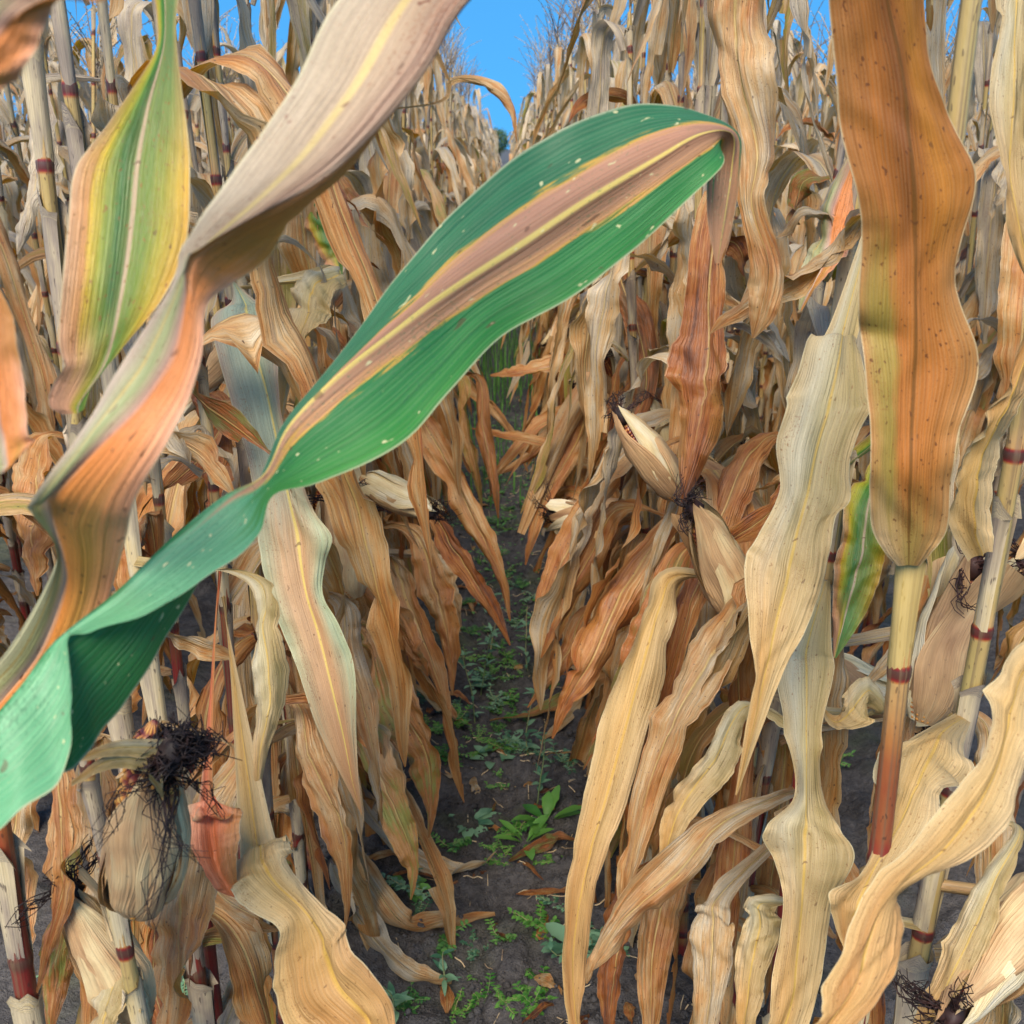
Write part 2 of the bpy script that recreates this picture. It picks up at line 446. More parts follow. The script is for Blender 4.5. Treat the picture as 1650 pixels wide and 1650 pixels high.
def blade(mb, rng, L, W, a0, a1, vk, sk, drift=.3, twist=.5, curl=.5, rip=.18, nv=24, nu=9, tone=.4,
          pinch=2, mi=0, wobble=.12, org=(0, 0, 0), az=0.0, tone_tip=.18, kink=0.0, twp=None):
    """one blade growing from org along +X turned by az: rises at a0, bends to a1 around v=vk"""
    v = np.linspace(0, 1, nv); u = cols(nu)
    sg = 1 / (1 + np.exp(-(v - vk) / sk)); s0 = 1 / (1 + math.exp(vk / sk)); sg = (sg - s0) / (1 - s0)
    ang = a0 + (a1 - a0) * sg + wobble * snoise(rng, v, 1.3, 3) * np.minimum(v * 4, 1)
    if kink: ang = ang - kink * (v > rng.uniform(.35, .7))
    yaw = az + drift * v ** 1.4 + wobble * 1.3 * snoise(rng, v, .9, 3) * v
    T = np.stack([np.cos(ang) * np.cos(yaw), np.cos(ang) * np.sin(yaw), np.sin(ang)], -1)
    C = np.cumsum(T, 0) * (L / nv); C -= C[0]; C = C + np.asarray(org)
    S = np.stack([-np.sin(yaw), np.cos(yaw), 0 * yaw], -1); Nn = np.cross(T, S)
    th = twist * v ** (twp or 1.3) * 2 + .25 * snoise(rng, v, 1.1, 3) * v
    S, Nn = S * np.cos(th)[:, None] + Nn * np.sin(th)[:, None], Nn * np.cos(th)[:, None] - S * np.sin(th)[:, None]
    w_ = W * .5 * (.62 + .38 * np.clip(v / .18, 0, 1) ** .8) * np.clip(1 - v ** 3.0, 0, 1) ** .75
    w_ = w_ * (1 + .10 * snoise(rng, v, 1.8, 2)); w_[-1] = W * .012
    # rolled section, strongest where it leaves the sheath
    kap = curl * (snoise(rng, v, .8, 3) + .3) + 1.6 * np.exp(-v / .05)
    kap = np.where(np.abs(kap) < .05, .05, kap)
    ph = kap[:, None] * u[None]
    x = np.sin(ph) / kap[:, None]; n = -(1 - np.cos(ph)) / kap[:, None]
    n = n * np.where(v < .08, 1.0, 1.0)[:, None]
    env = np.minimum(v * 5, 1) * np.clip((1.02 - v) * 6, 0, 1)
    rl = snoise(rng, v, 4.0 * L, 4, .7); rr = snoise(rng, v, 4.0 * L, 4, .7); rm = snoise(rng, v, 3.0, 3)
    side = np.where(u[None] < 0, rl[:, None], rr[:, None])
    n = n + rip * env[:, None] * np.abs(u[None]) ** 1.6 * side + .05 * rm[:, None]
    for _ in range(pinch):
        pv = rng.uniform(.12, .9); sgn = rng.choice([-1, 1]); g = np.exp(-((v - pv) / rng.uniform(.018, .05)) ** 2)
        e = np.clip(sgn * u, 0, 1)[None] ** 1.3
        n = n + rng.choice([-1, 1]) * rng.uniform(.3, .8) * g[:, None] * e
        x = x - sgn * rng.uniform(.05, .35) * g[:, None] * e
    sq = float(rng.uniform(0, 90)); vv = v[:, None] * 16 * L + 0 * u[None]; uu = u[None] * 1.8 + 0 * v[:, None]
    n = n + env[:, None] * (.22 * (vnoise(uu + 5, vv, sq) - .5) + .12 * (vnoise(uu * 2 + 9, vv * 2.4, sq + 1) - .5))
    n = n - .05 * np.exp(-(u / .1) ** 2)[None]
    V = C[:, None] + w_[:, None, None] * (S[:, None] * x[..., None] + Nn[:, None] * n[..., None])
    UV = np.stack(np.broadcast_arrays((u * .5 + .5)[None], v[:, None]), -1).reshape(-1, 2)
    tn = tone
    F = gridF(nv, nu)
    if rng.random() < .45 and nu > 6:
        ii, jj = np.divmod(np.arange(len(F)), nu - 1); a_ = rng.uniform(.35, .85); b_ = a_ + rng.uniform(.08, .6)
        edge = rng.uniform(.35, .8) * nu * .5 + rng.integers(0, 2, nv)[ii] * .8
        j = jj if rng.random() < .5 else nu - 2 - jj
        F = F[~((ii / nv > a_) & (ii / nv < b_) & (j < edge * .8))]
    mb.add(V.reshape(-1, 3), F, UV, tn, mi)
    return C[-1]


def klass(rng, kind):
    U = rng.uniform
    if kind == 'low':
        return dict(L=U(.45, .74), W=U(.042, .074), a0=rad(U(0, 50)), a1=rad(U(-88, -74)), vk=U(.05, .16), sk=U(.025, .06),
                    drift=U(-.8, .8), twist=U(-1.3, 1.3), curl=U(.5, 1.7), rip=U(.16, .38), tone=U(.36, .70), pinch=6)
    if kind == 'mid':
        return dict(L=U(.60, .86), W=U(.052, .086), a0=rad(U(35, 68)), a1=rad(U(-88, -70)), vk=U(.07, .24), sk=U(.025, .08),
                    drift=U(-.8, .8), twist=U(-1.1, 1.1), curl=U(.4, 1.4), rip=U(.14, .32), tone=U(.14, .58), pinch=6)
    if kind == 'drape':
        return dict(L=U(.40, .70), W=U(.034, .062), a0=rad(U(-40, 30)), a1=rad(U(-89, -68)), vk=U(.04, .12), sk=U(.02, .05),
                    drift=U(-.6, .6), twist=U(-1.3, 1.3), curl=U(.6, 1.8), rip=U(.16, .36), tone=U(.32, .72), pinch=6)
    if kind == 'scrap':
        return dict(L=U(.10, .30), W=U(.018, .045), a0=rad(U(-60, 70)), a1=rad(U(-89, -30)), vk=U(.1, .6), sk=U(.03, .15),
                    drift=U(-1.5, 1.5), twist=U(-2, 2), curl=U(.8, 2.2), rip=U(.2, .5), tone=U(.1, .8), pinch=3)
    return dict(L=U(.40, .62), W=U(.034, .056), a0=rad(U(60, 85)), a1=rad(U(-89, -60)), vk=U(.15, .5), sk=U(.015, .05),
                drift=U(-.6, .6), twist=U(-.8, .8), curl=U(.4, 1.1), rip=U(.12, .26), tone=U(.08, .46), pinch=3)


POOL = {}
for kd, cnt in (('low', 24), ('mid', 26), ('top', 18), ('drape', 26), ('scrap', 24)):
    for res, (nv, nu) in (('hi', (52, 13)), ('lo', (24, 7))):
        lst = []
        for i in range(cnt):
            rg = np.random.default_rng(1000 + i + 97 * len(kd) + ord(kd[0]))
            mb = MB(); blade(mb, rg, nv=nv, nu=nu, **klass(rg, kd))
            lst.append(mb.mesh('leaf_' + kd, M['leaf']))
        POOL[kd, res] = lst


# ------------------------------------------------------------------ stalks, sheaths, ears, tassels
NODES = [.05, .12, .21, .32, .46, .62, .79, .96, 1.13, 1.29, 1.45, 1.60, 1.74, 1.87]


def stalk_axis(rng, H, lean):
    ph = rng.uniform(0, 2 * pi); b = rng.uniform(0, .012)
    zs = H / 2.0
    def ax(z):
        return np.array((lean[0] * z + b * sin(z * 4 + ph), lean[1] * z + b * cos(z * 3.3 + ph), z))
    return ax, [n * zs for n in NODES]


def stalk_mesh(rng, ax, nodes, r0, red, seg, ztop):
    mb = MB(); pts, rs, zn = [ax(-.02)], [r0 * 1.1], [.85]
    for i, z in enumerate(nodes):
        zz = nodes[i + 1] if i + 1 < len(nodes) else ztop
        r = r0 * (1 - .62 * z / ztop)
        base = .05 + (.48 if red > .5 else .25) * min(1, max(0, (.3 + .8 * red - z) / .3))
        for dz, k, t in ((-.010, 1.02, base + .06), (-.0035, 1.13, .8), (.002, 1.15, .86), (.007, 1.0, base + .16), (.03, .96, base + .05)):
            pts.append(ax(z + dz)); rs.append(r * k); zn.append(t)
        pts.append(ax((z + zz) * .5 + .01)); rs.append(r * .95); zn.append(base)
    pts.append(ax(ztop)); rs.append(r0 * .25); zn.append(.1)
    tube(mb, pts, rs, seg, zn, 0, 1.0)
    return mb


def sheath_add(mb, rng, ax, z0, z1, r, az, nseg=11, nr=7, mi=0, flare=.16, tone=None):
    """open tube clasping the stalk from node z0 to the collar at z1, slit opposite the blade"""
    t = np.linspace(0, 1, nr); gap = rng.uniform(.15, .9)
    th = az + np.linspace(-pi + gap, pi - gap, nseg)
    C = np.stack([ax(z0 + (z1 - z0) * k) for k in t])
    rr = r * (1.06 + .14 * t + flare * np.clip((t - .82) / .18, 0, 1) ** 2)
    wob = 1 + .09 * np.sin(th * 2 + rng.uniform(0, 6))[None] + .05 * np.sin(3 * th[None] + 6 * t[:, None])
    edge = np.abs(np.linspace(-1, 1, nseg)) ** 4
    rad_ = rr[:, None] * wob * (1 + edge[None] * .5 * t[:, None] ** 2)
    V = C[:, None] + np.stack([rad_ * np.cos(th)[None], rad_ * np.sin(th)[None], 0 * rad_], -1)
    V[-1, :, 2] += rng.uniform(-.012, .006, nseg) - .02 * edge; V[-2, :, 2] += rng.uniform(-.004, .004, nseg)
    UV = np.stack(np.broadcast_arrays(np.linspace(0, 1, nseg)[None], (t * (z1 - z0))[:, None]), -1).reshape(-1, 2)
    tn = np.repeat(np.where(t > .9, .85, rng.uniform(0, .5)) if tone is None else np.full(nr, tone), nseg)
    mb.add(V.reshape(-1, 3), gridF(nr, nseg), UV, tn, mi)


def husk_add(mb, rng, L, r, th0, span, tone, loose, nu=9, nv=16, lift=1.0, mi=0, ext=1.05):
    t = np.linspace(0, 1, nv); u = np.linspace(-1, 1, nu)
    prof = r * np.interp(t, [0, .12, .35, .6, .85, 1.0], [.42, .8, 1.0, .95, .6, .18]) * lift
    sp = span * np.interp(t, [0, .3, .7, 1], [1.0, 1.0, .8, .25])
    th = th0 + sp[:, None] * u[None] + .1 * snoise(rng, t, 1, 2)[:, None]
    rd = prof[:, None] * (1 + .05 * snoise(rng, u, 1.0, 3)[None] + .007 * rng.normal(size=(nv, nu)))
    rd = rd + loose * r * np.clip((t - .62) / .38, 0, 1)[:, None] ** 1.6 * (1 + .3 * u[None])
    rd = rd + .004 * np.abs(u[None]) ** 3 * np.sin(t * 9 + th0)[:, None]
    z = L * ext * t[:, None] - .012 * np.abs(u[None]) * t[:, None]
    V = np.stack([rd * np.cos(th), rd * np.sin(th), z + 0 * rd], -1)
    UV = np.stack(np.broadcast_arrays((u * .5 + .5)[None], t[:, None]), -1).reshape(-1, 2)
    mb.add(V.reshape(-1, 3), gridF(nv, nu), UV, tone, mi)


def cob_add(mb, rng, L, r, dark=.5, mi=0, rows=16, n=30):
    tz = np.linspace(0, 1, n * 3 + 1); th = np.linspace(0, 2 * pi, rows * 4, endpoint=False)
    prof = r * np.interp(tz, [0, .1, .6, .9, 1], [.6, .95, .95, .6, .05])
    bump = (np.abs(np.sin(pi * n * tz))[:, None] ** .6) * (np.abs(np.sin(rows / 2 * th))[None] ** .6)
    rd = prof[:, None] * (.82 + .2 * bump)
    V = np.stack([rd * np.cos(th)[None], rd * np.sin(th)[None], np.broadcast_to(tz[:, None] * L, rd.shape)], -1)
    tn = np.clip(bump * .55 + dark * .5 * vnoise(th[None] * 2.2 + 0 * tz[:, None], tz[:, None] * 16 + 0 * th[None], 3), 0, 1)
    mb.add(V.reshape(-1, 3), gridF(len(tz), len(th), True), None, tn.ravel(), mi)


def silk_add(mb, rng, z0, n, length, spread, r=.0009, droop=1.0, mi=0, seg=4, g=(0, 0, -1), clump=.013):
    """matted dead silk: a lumpy core and a few locks of fine strands"""
    g = np.asarray(g, float); k = max(4, n // 9)
    if clump:
        th = np.linspace(0, 2 * pi, 12, endpoint=False); ph = np.linspace(.05, pi - .05, 8)
        rd = clump * (.55 + .6 * vnoise(th[None] * 2 + 0 * ph[:, None], ph[:, None] * 4 + 0 * th[None], 5) + .4 * rng.random((8, 12)))
        V = np.stack([rd * np.sin(ph)[:, None] * np.cos(th)[None], rd * np.sin(ph)[:, None] * np.sin(th)[None], z0 + rd * 1.2 * np.cos(ph)[:, None]], -1)
        mb.add(V.reshape(-1, 3), gridF(8, 12, True), None, 0, mi)
    for j in range(k):
        a = rng.uniform(0, 2 * pi); d = np.array((cos(a) * spread, sin(a) * spread, .7)) + rng.normal(0, .25, 3)
        p = np.array((cos(a), sin(a), 0)) * clump * .6 + (0, 0, z0); lock = [p]; l = length * rng.uniform(.5, 1.15)
        for q in range(5):
            d = d / np.linalg.norm(d) + g * .55 * droop + rng.normal(0, .32, 3); p = p + d / np.linalg.norm(d) * l / 5; lock.append(p)
        lock = np.array(lock)
        for _ in range(n // k):
            w_ = rng.normal(0, .0034, (6, 3)) * np.linspace(.8, 2.0, 6)[:, None]
            tube(mb, cr(lock + w_, 10), np.linspace(r, r * .5, 10), seg, 0, mi)


def ear_meshes(rng, opened=.3, L=.2, r=.031, silk_n=45):
    hs_ = []
    for i in range(6):
        mb = MB(); husk_add(mb, rng, L * rng.uniform(.9, 1.05), r, i * 2.3 + rng.uniform(-.3, .3), rng.uniform(1.0, 1.3), rng.uniform(.25, .8),
                            opened * rng.uniform(.2, 1.6), lift=1 + .045 * i)
        hs_.append(mb.mesh('husk', M['husk']))
    mb = MB(); cob_add(mb, rng, L * .92, r * .86); cobm = mb.mesh('ear', M['kernel'])
    mb = MB(); silk_add(mb, rng, L * .96, silk_n, .075, .5, g=(.5, 0, -.2)); sm = mb.mesh('silk', M['silk'])
    return cobm, hs_, sm


def ear_single(rng):
    mb = MB()
    for i in range(5):
        husk_add(mb, rng, .19 * rng.uniform(.9, 1.05), .03, i * 2.3, 1.0, rng.uniform(.1, .75), .3 * rng.uniform(.2, 1.6), nu=5, nv=9, lift=1 + .045 * i)
    silk_add(mb, rng, .18, 12, .07, .5, r=.0018, g=(.5, 0, -.2), mi=1, seg=3)
    return mb.mesh('ear', [M['husk'], M['silk']])


def tassel_mesh(rng, n=9, seg=4, spik=True):
    mb = MB()
    def branch(p, d, L, r):
        pts = [p]; q = p.copy()
        for k in range(7):
            d = d + np.array((0, 0, -.10)) * (k * .25) + rng.normal(0, .05, 3); d = d / np.linalg.norm(d)
            q = q + d * L / 7; pts.append(q.copy())
        tube(mb, pts, np.linspace(r, r * .5, 8), seg)
        if spik:
            pts = np.array(pts)
            for k in np.linspace(1, 6.9, int(L * 90)):
                i = int(k); c = pts[i] + (pts[i + 1] - pts[i]) * (k - i) + rng.normal(0, .0015, 3)
                e = norm(rng.normal(0, .6, 3) + d) * rng.uniform(.006, .010)
                sdv = norm(np.cross(e, rng.normal(size=3))) * .0018
                mb.add([c, c + e * .5 + sdv, c + e, c + e * .5 - sdv], [[0, 1, 2, 3]], None, rng.uniform(-.3, .6))
    branch(np.zeros(3), np.array((rng.normal(0, .05), rng.normal(0, .05), 1)), .30, .0022)
    for i in range(n):
        a = rng.uniform(0, 2 * pi); e = rng.uniform(.3, 1.0)
        branch(np.array((0, 0, rng.uniform(.01, .10))), np.array((cos(a) * e, sin(a) * e, 1.0)), rng.uniform(.15, .26), .0019)
    return mb.mesh('tassel', M['tassel'])


EARS = [ear_meshes(np.random.default_rng(50 + i), [.15, .5, .9, .3, .6, 1.2][i]) for i in range(6)]
EARS1 = [ear_single(np.random.default_rng(80 + i)) for i in range(5)]
TASS = [tassel_mesh(np.random.default_rng(60 + i), 7 + i % 4) for i in range(7)]


def place(p, x=None, z=None, scale=1.0):
    """matrix at p with local Z along z (ears) """
    q = Vector(z).to_track_quat('Z', 'X')
    return Matrix.Translation(Vector(p)) @ q.to_matrix().to_4x4() @ Matrix.Diagonal((scale, scale, scale, 1))


def add_ear(parent, p, axis, rng, full, scale=1.0, k=None, roll=0.0, label=None):
    m = place(p, z=axis, scale=scale) @ Matrix.Rotation(roll, 4, 'Z')
    if not full:
        return link('ear', EARS1[rng.integers(len(EARS1))], parent, m)
    cobm, hs_, sm = EARS[rng.integers(len(EARS)) if k is None else k]
    e = link('ear', cobm, parent, m)
    if label: e['label'] = label
    for h in hs_: link('husk', h, e)
    link('silk', sm, e)
    return e


def corn_plant(x, y, rng, label, group, near=1, H=None, lean=None, r0=None, red=None, skip=(), leaves=True, ears=1,
               az=None, lmin=.30, lmax=9, tassel=True, scaleL=1.0, ax=None, name='corn_plant', nosheath=(), shz={}, drape=0):
    """near 2 = separate sheaths and opened ears, 1 = leaves as parts, sheaths within the stalk mesh"""
    H = H or rng.uniform(1.85, 2.12)
    lean = lean if lean is not None else rng.normal(0, .035, 2)
    r0 = r0 or rng.uniform(.0105, .0135); red = rng.uniform(0, 1) if red is None else red
    z0 = gz(x, y)
    root = empty(name, (x, y, z0), label, 'corn plant', group)
    ax, nodes = stalk_axis(rng, H, lean)
    ztop = H * .97
    mb = stalk_mesh(rng, ax, nodes, r0, red, 12 if near == 2 else 7, ztop)
    az = rng.uniform(0, 2 * pi) if az is None else az
    shs = []
    for i, z in enumerate(nodes):
        if i < 2: continue
        a = az + (i % 2) * pi + rng.normal(0, .45)
        zz = nodes[i + 1] if i + 1 < len(nodes) else ztop
        zc = z + (zz - z) * rng.uniform(.62, 1.08)
        r = r0 * (1 - .62 * z / ztop)
        if i in nosheath: continue
        zc = shz.get(i, zc)
        if near == 2 and z > .15:
            sb = MB(); sheath_add(sb, rng, ax, z + .002, zc, r, a, tone=-1.0 if i in shz else None); link('sheath', sb.mesh('sheath', M['sheath']), root)
        elif rng.random() < .8:
            sheath_add(mb, rng, ax, z + .002, zc, r, a, 7, 4, 1)
        if leaves and lmin <= z <= lmax and i not in skip and rng.random() > .12:
            kd = 'low' if z < .72 else ('mid' if z < 1.42 else 'top')
            lst = POOL[kd, 'hi' if near == 2 else 'lo']
            p = ax(zc) + np.array((cos(a), sin(a), 0)) * r * 1.2
            s = scaleL * rng.uniform(.86, 1.12)
            sy = rng.choice([-1, 1])
            m = Matrix.Translation(Vector(p)) @ Matrix.Rotation(a, 4, 'Z') @ Matrix.Diagonal((s, s * sy, s, 1))
            link('leaf', lst[rng.integers(len(lst))], root, m)
    nscrap = 7 if near == 2 and tassel else 2 if near == 1 and drape else 0
    for q in range(drape + nscrap):
        sc_ = q >= drape
        a = rng.uniform(0, 6.28) if sc_ else (0 if x < 0 else pi) + rng.normal(0, .9); z = rng.uniform(.2, 1.5) if sc_ else rng.uniform(.35, 1.15)
        lst = POOL['scrap' if sc_ else 'drape', 'hi' if near == 2 and not sc_ else 'lo']; s = rng.uniform(.85, 1.15)
        link('leaf', lst[rng.integers(len(lst))], root, Matrix.Translation(Vector(ax(z) + np.array((cos(a), sin(a), 0)) * r0)) @ Matrix.Rotation(a, 4, 'Z') @ Matrix.Diagonal((s, s * rng.choice([-1, 1]), s, 1)))
    link('stalk', mb.mesh('stalk', [M['stalk'], M['sheath']]), root)
    if tassel:
        m = Matrix.Translation(Vector(ax(ztop - .01))) @ Matrix.Rotation(rng.uniform(0, 6.28), 4, 'Z')
        link('tassel', TASS[rng.integers(len(TASS))], root, m)
    if ears and rng.random() < .85:
        z = nodes[6 if rng.random() < .5 else 7]; a = az + rng.normal(0, .6) + (pi if rng.random() < .5 else 0)
        el = rng.uniform(-1.1, .9); d = (cos(a) * cos(el), sin(a) * cos(el), sin(el))
        add_ear(root, ax(z + .04) + np.array((cos(a), sin(a), 0)) * .022, d, rng, near == 2, rng.uniform(.82, 1.0), roll=rng.uniform(0, 6))
    return root, ax, nodes


# ------------------------------------------------------------------ ground
def gz(x, y):
    x = np.asarray(x, float); y = np.asarray(y, float)
    far = np.exp(-np.maximum(np.hypot(x, y) - 6, 0) / 5)
    rowx = (x + .04) / .74                                  # rows stand on slight ridges
    z = .020 * np.cos(2 * pi * (rowx + .5)) * far
    z = z + far * (.030 * (vnoise(x * 4, y * 4, 1) - .5) + .022 * (vnoise(x * 13, y * 13, 2) - .5))
    c = vnoise(x * 34, y * 34, 3)
    z = z + far * (.046 * (np.maximum(c, .45) - .45) + .010 * (vnoise(x * 75, y * 75, 4) - .5))
    return z


def ground():
    def axis(d0, d1, step, end, g):
        a = list(np.arange(d0, d1, step)); s = step
        while a[-1] < end: s *= g; a.append(a[-1] + s)
        return a
    xs = axis(0, .75, .0105, 1500, 1.16); xs = np.array([-q for q in xs[:0:-1]] + xs)
    ys = np.array([-400, -100, -30, -10, -4, -1.5, -.5, .2, .6] + axis(.9, 6.0, .011, 2500, 1.06))
    X, Y = np.meshgrid(xs, ys)
    V = np.stack([X, Y, gz(X, Y)], -1).reshape(-1, 3)
    mb = MB(); mb.add(V, gridF(len(ys), len(xs)), np.stack([X, Y], -1).reshape(-1, 2))
    o = link('ground', mb.mesh('ground', M['soil'])); o['kind'] = 'structure'
    tag(o, 'dark damp crumbly soil of the path between the corn rows')


ground()


# ------------------------------------------------------------------ hand-shaped blades in the foreground
def rail_blade(name, st, mat, parent, tone=.4, rng=None, nv=90, nu=15, rip=.06, fine=.03, tone_tip=.1, label=None, bow=0.0, base=None, crum=.05, pinch=3, curl=0.0):
    """blade lofted through stations (far edge x,y / midrib x,y / near edge x,y / depth / edge depth offsets)"""
    rng = rng or np.random.default_rng(len(st) * 7)
    Ls, Ms, Rs = [], [], []
    for s in st:
        lx, ly, mx, my, rx, ry, d = s[:7]; dl, dr = (s[7], s[8]) if len(s) > 7 else (0, 0)
        Ls.append(P(lx, ly, d + dl)); Ms.append(P(mx, my, d)); Rs.append(P(rx, ry, d + dr))
    if base is not None:                       # grow it back to the stalk it belongs to
        b = np.asarray(base, float)
        Ls.insert(0, b + (0, .012, 0)); Ms.insert(0, b); Rs.insert(0, b - (0, .012, 0))
    Lr, Mr, Rr = cr(Ls, nv), cr(Ms, nv), cr(Rs, nv)
    u = cols(nu); v = np.linspace(0, 1, nv)
    wid = (np.linalg.norm(Lr - Mr, axis=1) + np.linalg.norm(Rr - Mr, axis=1)) * .5
    nrm = norm(np.cross(np.gradient(Mr, axis=0), Rr - Lr))
    a = np.abs(u)[None, :, None]
    q = a * (1 - a) * 4
    V = np.where(u[None, :, None] < 0, Mr[:, None] * (1 - a) + Lr[:, None] * a, Mr[:, None] * (1 - a) + Rr[:, None] * a)
    env = np.minimum(v * 8, 1) * np.minimum((1 - v) * 8, 1)
    rl, rr = snoise(rng, v, 3.5, 4, .7), snoise(rng, v, 3.5, 4, .7)
    side = np.where(u[None] < 0, rl[:, None], rr[:, None])
    off = rip * env[:, None] * np.abs(u[None]) ** 1.5 * side + fine * env[:, None] * np.sin(7 * u[None] + 3 * snoise(rng, v, 2.2, 3)[:, None])
    off = off + bow * q[0, :, 0][None]
    sd_ = float(rng.uniform(0, 90)); vv = v[:, None] * 9 + .9 * u[None] + .8 * np.sin(u[None] * 3 + v[:, None] * 9); uu = u[None] * 2.6 + 1.5 * v[:, None]
    off = off + crum * env[:, None] * 2 * ((vnoise(uu + 5, vv, sd_) - .5) + .6 * (vnoise(uu * 2 + 9, vv * 2.3, sd_ + 1) - .5))
    off = off + curl * snoise(rng, v, .9, 2)[:, None] * (u[None] ** 2)
    sx = np.zeros_like(off) + .35 * min(curl, .6) * (u[None] ** 2)
    for _ in range(pinch):
        pv = rng.uniform(.15, .92); sgn = rng.choice([-1, 1]); g = np.exp(-(np.abs(v - pv) / rng.uniform(.012, .035)) ** 1.3)
        e = np.clip(sgn * u, 0, 1)[None] ** 1.2
        off = off + rng.choice([-1, 1]) * rng.uniform(.25, .6) * g[:, None] * e; sx = sx + rng.uniform(-.12, .30) * g[:, None] * e
    V = V + (Mr[:, None] - V) * sx[..., None]
    off = off - .05 * np.exp(-(u / .08) ** 2)[None]
    V = V + nrm[:, None] * (off * wid[:, None])[..., None]
    UV = np.stack(np.broadcast_arrays((u * .5 + .5)[None], v[:, None]), -1).reshape(-1, 2)
    mb = MB(); mb.add(V.reshape(-1, 3), gridF(nv, nu), UV, tone)
    o = link('leaf', mb.mesh('leaf', mat), parent)
    o.matrix_local = Matrix.Translation(-Vector(parent.location))
    if label: o['label'] = label
    return o


GRN, GRN2, PGRN, YEL = rgb(40, 110, 70), rgb(46, 124, 60), rgb(98, 166, 116), rgb(206, 160, 54)
BRN, BRN2 = rgb(190, 138, 100), rgb(160, 112, 80)
M['green_striped'] = hero_leaf_mat('green_striped_leaf',
    [[(0, rgb(40, 116, 56)), (.48, rgb(44, 120, 60)), (.52, PGRN), (.8, rgb(90, 158, 108)), (1, PGRN)],
     [(0, GRN), (.33, rgb(44, 112, 68)), (.342, YEL), (.358, rgb(208, 150, 96)), (.38, rgb(198, 142, 110)), (.5, BRN2), (.57, BRN), (.612, rgb(206, 148, 92)), (.625, YEL), (.638, GRN2), (1, rgb(52, 132, 46))],
     [(0, BRN2), (.5, BRN), (.85, BRN2), (1, BRN2)]],
    [(.42, .47), (.895, .935)], (rgb(220, 200, 104), .42, .5), wob=.04, nspk=.73, bmp=1.2, jag=.075, stip=.22, dots=rgb(44, 100, 60), warp=(.47, .88, 1.2, .46))
M['green_yellow'] = hero_leaf_mat('green_yellow_leaf',
    [[(0, rgb(190, 146, 84)), (.08, rgb(180, 160, 50)), (.2, rgb(168, 166, 34)), (.32, rgb(66, 122, 28)), (.44, rgb(54, 112, 30)), (.52, rgb(108, 126, 62)), (.8, rgb(88, 122, 60)), (1, rgb(166, 146, 82))],
     [(0, rgb(196, 150, 110)), (.14, rgb(196, 134, 70)), (.2, rgb(204, 170, 26)), (.3, rgb(134, 144, 26)), (.4, rgb(48, 108, 34)), (.5, rgb(104, 122, 48)), (.62, rgb(100, 126, 38)), (.8, rgb(158, 144, 28)), (1, rgb(200, 150, 40))],
     [(0, rgb(204, 150, 120)), (.3, rgb(206, 150, 110)), (.42, rgb(190, 170, 40)), (.5, rgb(60, 120, 50)), (1, rgb(110, 140, 50))]],
    [(.35, .6), (.72, .9)], (rgb(190, 160, 134),), specks=rgb(130, 84, 30), wob=.07, nspk=.69, bmp=1.4, jag=.03)
M['mint_tan'] = hero_leaf_mat('grey_green_tan_leaf',
    [[(0, rgb(180, 158, 134)), (.15, rgb(160, 168, 146)), (.42, rgb(148, 164, 142)), (.58, rgb(156, 168, 138)), (.85, rgb(166, 160, 134)), (1, rgb(184, 150, 124))],
     [(0, rgb(170, 176, 140)), (.3, rgb(198, 160, 120)), (.6, rgb(194, 150, 106)), (.85, rgb(166, 176, 140)), (1, rgb(160, 170, 130))],
     [(0, rgb(190, 146, 100)), (.5, rgb(186, 130, 80)), (1, rgb(178, 140, 100))]],
    [(.35, .6), (.7, .95)], (rgb(212, 190, 96),), specks=rgb(140, 110, 80), wob=.1, rough=.5)
M['pale_straw'] = hero_leaf_mat('pale_straw_leaf',
    [[(0, rgb(196, 170, 122)), (.25, rgb(190, 178, 146)), (.45, rgb(178, 162, 116)), (.6, rgb(182, 160, 112)), (.82, rgb(160, 138, 84)), (1, rgb(196, 166, 112))],
     [(0, rgb(204, 168, 112)), (.3, rgb(194, 148, 84)), (.5, rgb(180, 140, 80)), (.75, rgb(190, 160, 110)), (1, rgb(196, 164, 112))]],
    [(.4, .85)], (rgb(192, 158, 72),), specks=rgb(140, 106, 64), wob=.16, rough=.46, spec=.45)
M['amber'] = hero_leaf_mat('amber_leaf',
    [[(0, rgb(206, 174, 128)), (.3, rgb(192, 154, 96)), (.5, rgb(176, 146, 74)), (.8, rgb(176, 132, 76)), (1, rgb(196, 156, 106))],
     [(0, rgb(178, 128, 74)), (.14, rgb(160, 134, 64)), (.26, rgb(154, 130, 56)), (.36, rgb(178, 108, 44)), (.7, rgb(176, 108, 42)), (1, rgb(176, 124, 68))],
     [(0, rgb(166, 108, 52)), (.3, rgb(168, 100, 34)), (.48, rgb(128, 72, 24)), (.54, rgb(152, 88, 28)), (.7, rgb(184, 118, 38)), (1, rgb(158, 98, 40))]],
    [(.1, .22), (.42, .6)], (rgb(104, 70, 28),), specks=rgb(92, 52, 26), wob=.12, rough=.5, spec=.35, jag=.04, nspk=.69)
